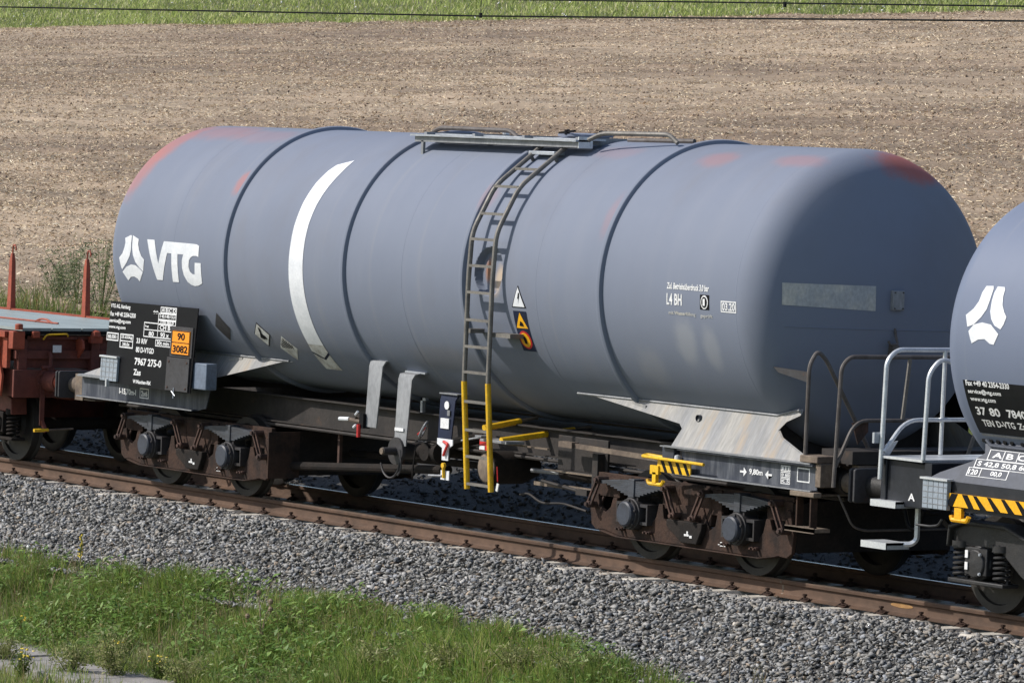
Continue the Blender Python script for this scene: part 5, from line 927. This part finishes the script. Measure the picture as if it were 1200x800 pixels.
decal('lettering', 'letter', sdl, fr(9.72, .18, 10.5, .42, .012)+[q for i in range(3) for q in rect2(9.93+.2*i, .2, 9.942+.2*i, .41)]+[(v*[1, -1]+[0, .6], f) for v, f in text2('A B C D', 9.78, .235, .68, .13)], SD)
decal('lettering', 'letter', sdl, fr(9.58, .42, 10.5, .62, .012)+[(v*[1, -1]+[0, 1.04], f) for v, f in text2('S 42,8 50,8 60,8', 9.62, .45, .8, .13)], SD)
decal('lettering', 'letter', sdl, fr(9.52, .62, 10.1, .82, .012)+rect2(9.70, .63, 9.712, .81)+[(v*[1, -1]+[0, 1.44], f) for v, f in text2('120', 9.54, .66, .13, .12)+text2('00,0', 9.85, .66, .16, .12)], SD)
tp('side_sill', 'dwagon', lambda b: (b.box(8.9, 22, -1.30, -1.26, .96, 1.225), b.box(8.9, 22, 1.26, 1.30, .96, 1.225), b.box(8.0, 22, -.5, .5, .88, 1.2)))
hd = tp('headstock', 'dwagon', lambda b: (b.box(8.22, 8.30, -1.22, 1.22, .90, 1.36), b.prism([(8.30, .92), (8.95, .92), (8.95, 1.34), (8.30, 1.36)], -1.20, -1.16), b.box(8.3, 8.95, -1.16, 1.16, .92, .95)), bevel=.01)
decal('lettering', 'letter', hd, text2('A', 8.62, .985, .1, .07), lambda x, z: (x-16, -1.203, z))
tp('platform', 'galv_bright', lambda b: b.box(8.28, 8.88, -1.26, 1.26, 1.362, 1.385)); tp('platform_support', 'dwagon', lambda b: b.box(8.90, 9.0, -1.24, 1.24, .97, 1.36))
def tbuf(y): buffer_(tw, 8.25-16, y, -1, 'dbogie', 'cover', 'dbogie')
tbuf(-.875); tbuf(.875)
er = tp('end_railing', 'galv_bright', lambda b: b.tube(fillet([(8.27, -1.27, 1.16), (8.27, -1.24, 2.28), (8.27, -1.12, 2.385), (8.27, 1.12, 2.385), (8.27, 1.24, 2.28), (8.27, 1.27, 1.16)], .13, 5), .023, 10))
tp('mid_rail', 'galv_bright', lambda b: b.tube(fillet([(8.29, -1.25, 1.42), (8.29, -1.0, 1.72), (8.29, 1.0, 1.72), (8.29, 1.25, 1.42)], .16, 5), .021, 9), er)
tp('rail_gusset', 'galv_bright', lambda b: b.prism([(-1.26, 1.30), (-1.22, 1.30), (-1.06, 1.52), (-1.18, 1.50), (-1.26, 1.44)], 8.25, 8.262, 'yz'), er); tp('rail_post', 'galv_bright', lambda b: b.tube([(8.29, -.56, 1.39), (8.28, -.54, 2.38)], .021, 9), er)
tp('rail_tag', 'galv', lambda b: b.box(8.22, 8.25, -1.34, -1.25, 1.50, 1.60), er)
tp('side_railing', 'galv_bright', lambda b: b.tube(fillet([(8.88, -1.25, 1.385), (8.88, -1.22, 2.20), (8.90, -1.10, 2.335), (8.92, -.95, 2.30), (8.95, -.70, 1.9)], .14, 6), .022, 10))
for zz, x0, x1 in ((.955, 8.18, 8.56), (.555, 8.06, 8.44)):
    tp('step', 'galv_bright', lambda b: (b.box(x0, x1, -1.30, -1.02, zz-.012, zz+.012), b.box(x0, x1, -1.305, -1.292, zz-.05, zz+.013), b.box(x1-.01, x1, -1.30, -1.02, zz-.05, zz+.012)))
tp('step_hanger', 'galv_bright', lambda b: b.tube(fillet([(8.50, -.98, .95), (8.50, -.98, .60), (8.47, -1.02, .555), (8.40, -1.1, .55)], .06), .028, 6))
rf = tp('lamp_reflector', 'lens', lambda b: b.box(9.02, 9.38, -1.36, -1.31, .955, 1.225), bevel=.006); tp('reflector_rim', 'galv_bright', lambda b: b.box(9.0, 9.40, -1.38, -1.30, 1.226, 1.245), rf)
for k in range(4): tp('reflector_joint', 'galv_dull', lambda b: b.box(9.03, 9.37, -1.364, -1.3605, 1.0+.055*k, 1.006+.055*k), rf)
for k in range(4): tp('reflector_joint', 'galv_dull', lambda b: b.box(9.10+.075*k, 9.105+.075*k, -1.363, -1.3605, .96, 1.22), rf)
hz = tp('hazard_board', 'yellow2', lambda b: b.box(9.33, 12.5, -1.335, -1.312, 1.0, 1.12))
for k in range(14):
    x = 9.42+.20*k
    q = [(x+.02, 1.0), (x+.11, 1.0), (x+.02-.06, 1.12), (x-.02-.10+.03, 1.12)] if k > 1 else [(x-.07, 1.0), (x+.02, 1.0), (x+.09, 1.12), (x+.0, 1.12)] if k == 0 else [(x+.05, 1.0), (x+.13, 1.0), (x+.03, 1.12), (x-.05, 1.12)]
    tp('stripe', 'black', lambda b: b.prism(q, -1.339, -1.3355), hz)
tp('rope_hook', 'yellow2', lambda b: (b.box(9.46, 9.56, -1.33, -1.29, .88, .99), b.tube(fillet([(9.40, -1.31, .915), (9.41, -1.31, .875), (9.63, -1.31, .875), (9.65, -1.31, .915)], .03), .024, 7)))
tp('hand_bar', 'dbogie', lambda b: b.tube(fillet([(8.85, -1.28, .78), (9.05, -1.28, .78), (9.2, -1.3, .80), (9.25, -1.3, .86)], .04), .012, 6))
coil_bogie(tw, 'dbogie', (10.42-16, 0, 0), 'dbogie')
tp('brake_gear', 'grime', lambda b: (b.tube([(8.3, -.4, .55), (9.2, -.4, .5)], .03, 8), b.bar((8.8, -.9, .8), (9.3, -.9, .5), .03, .05)))
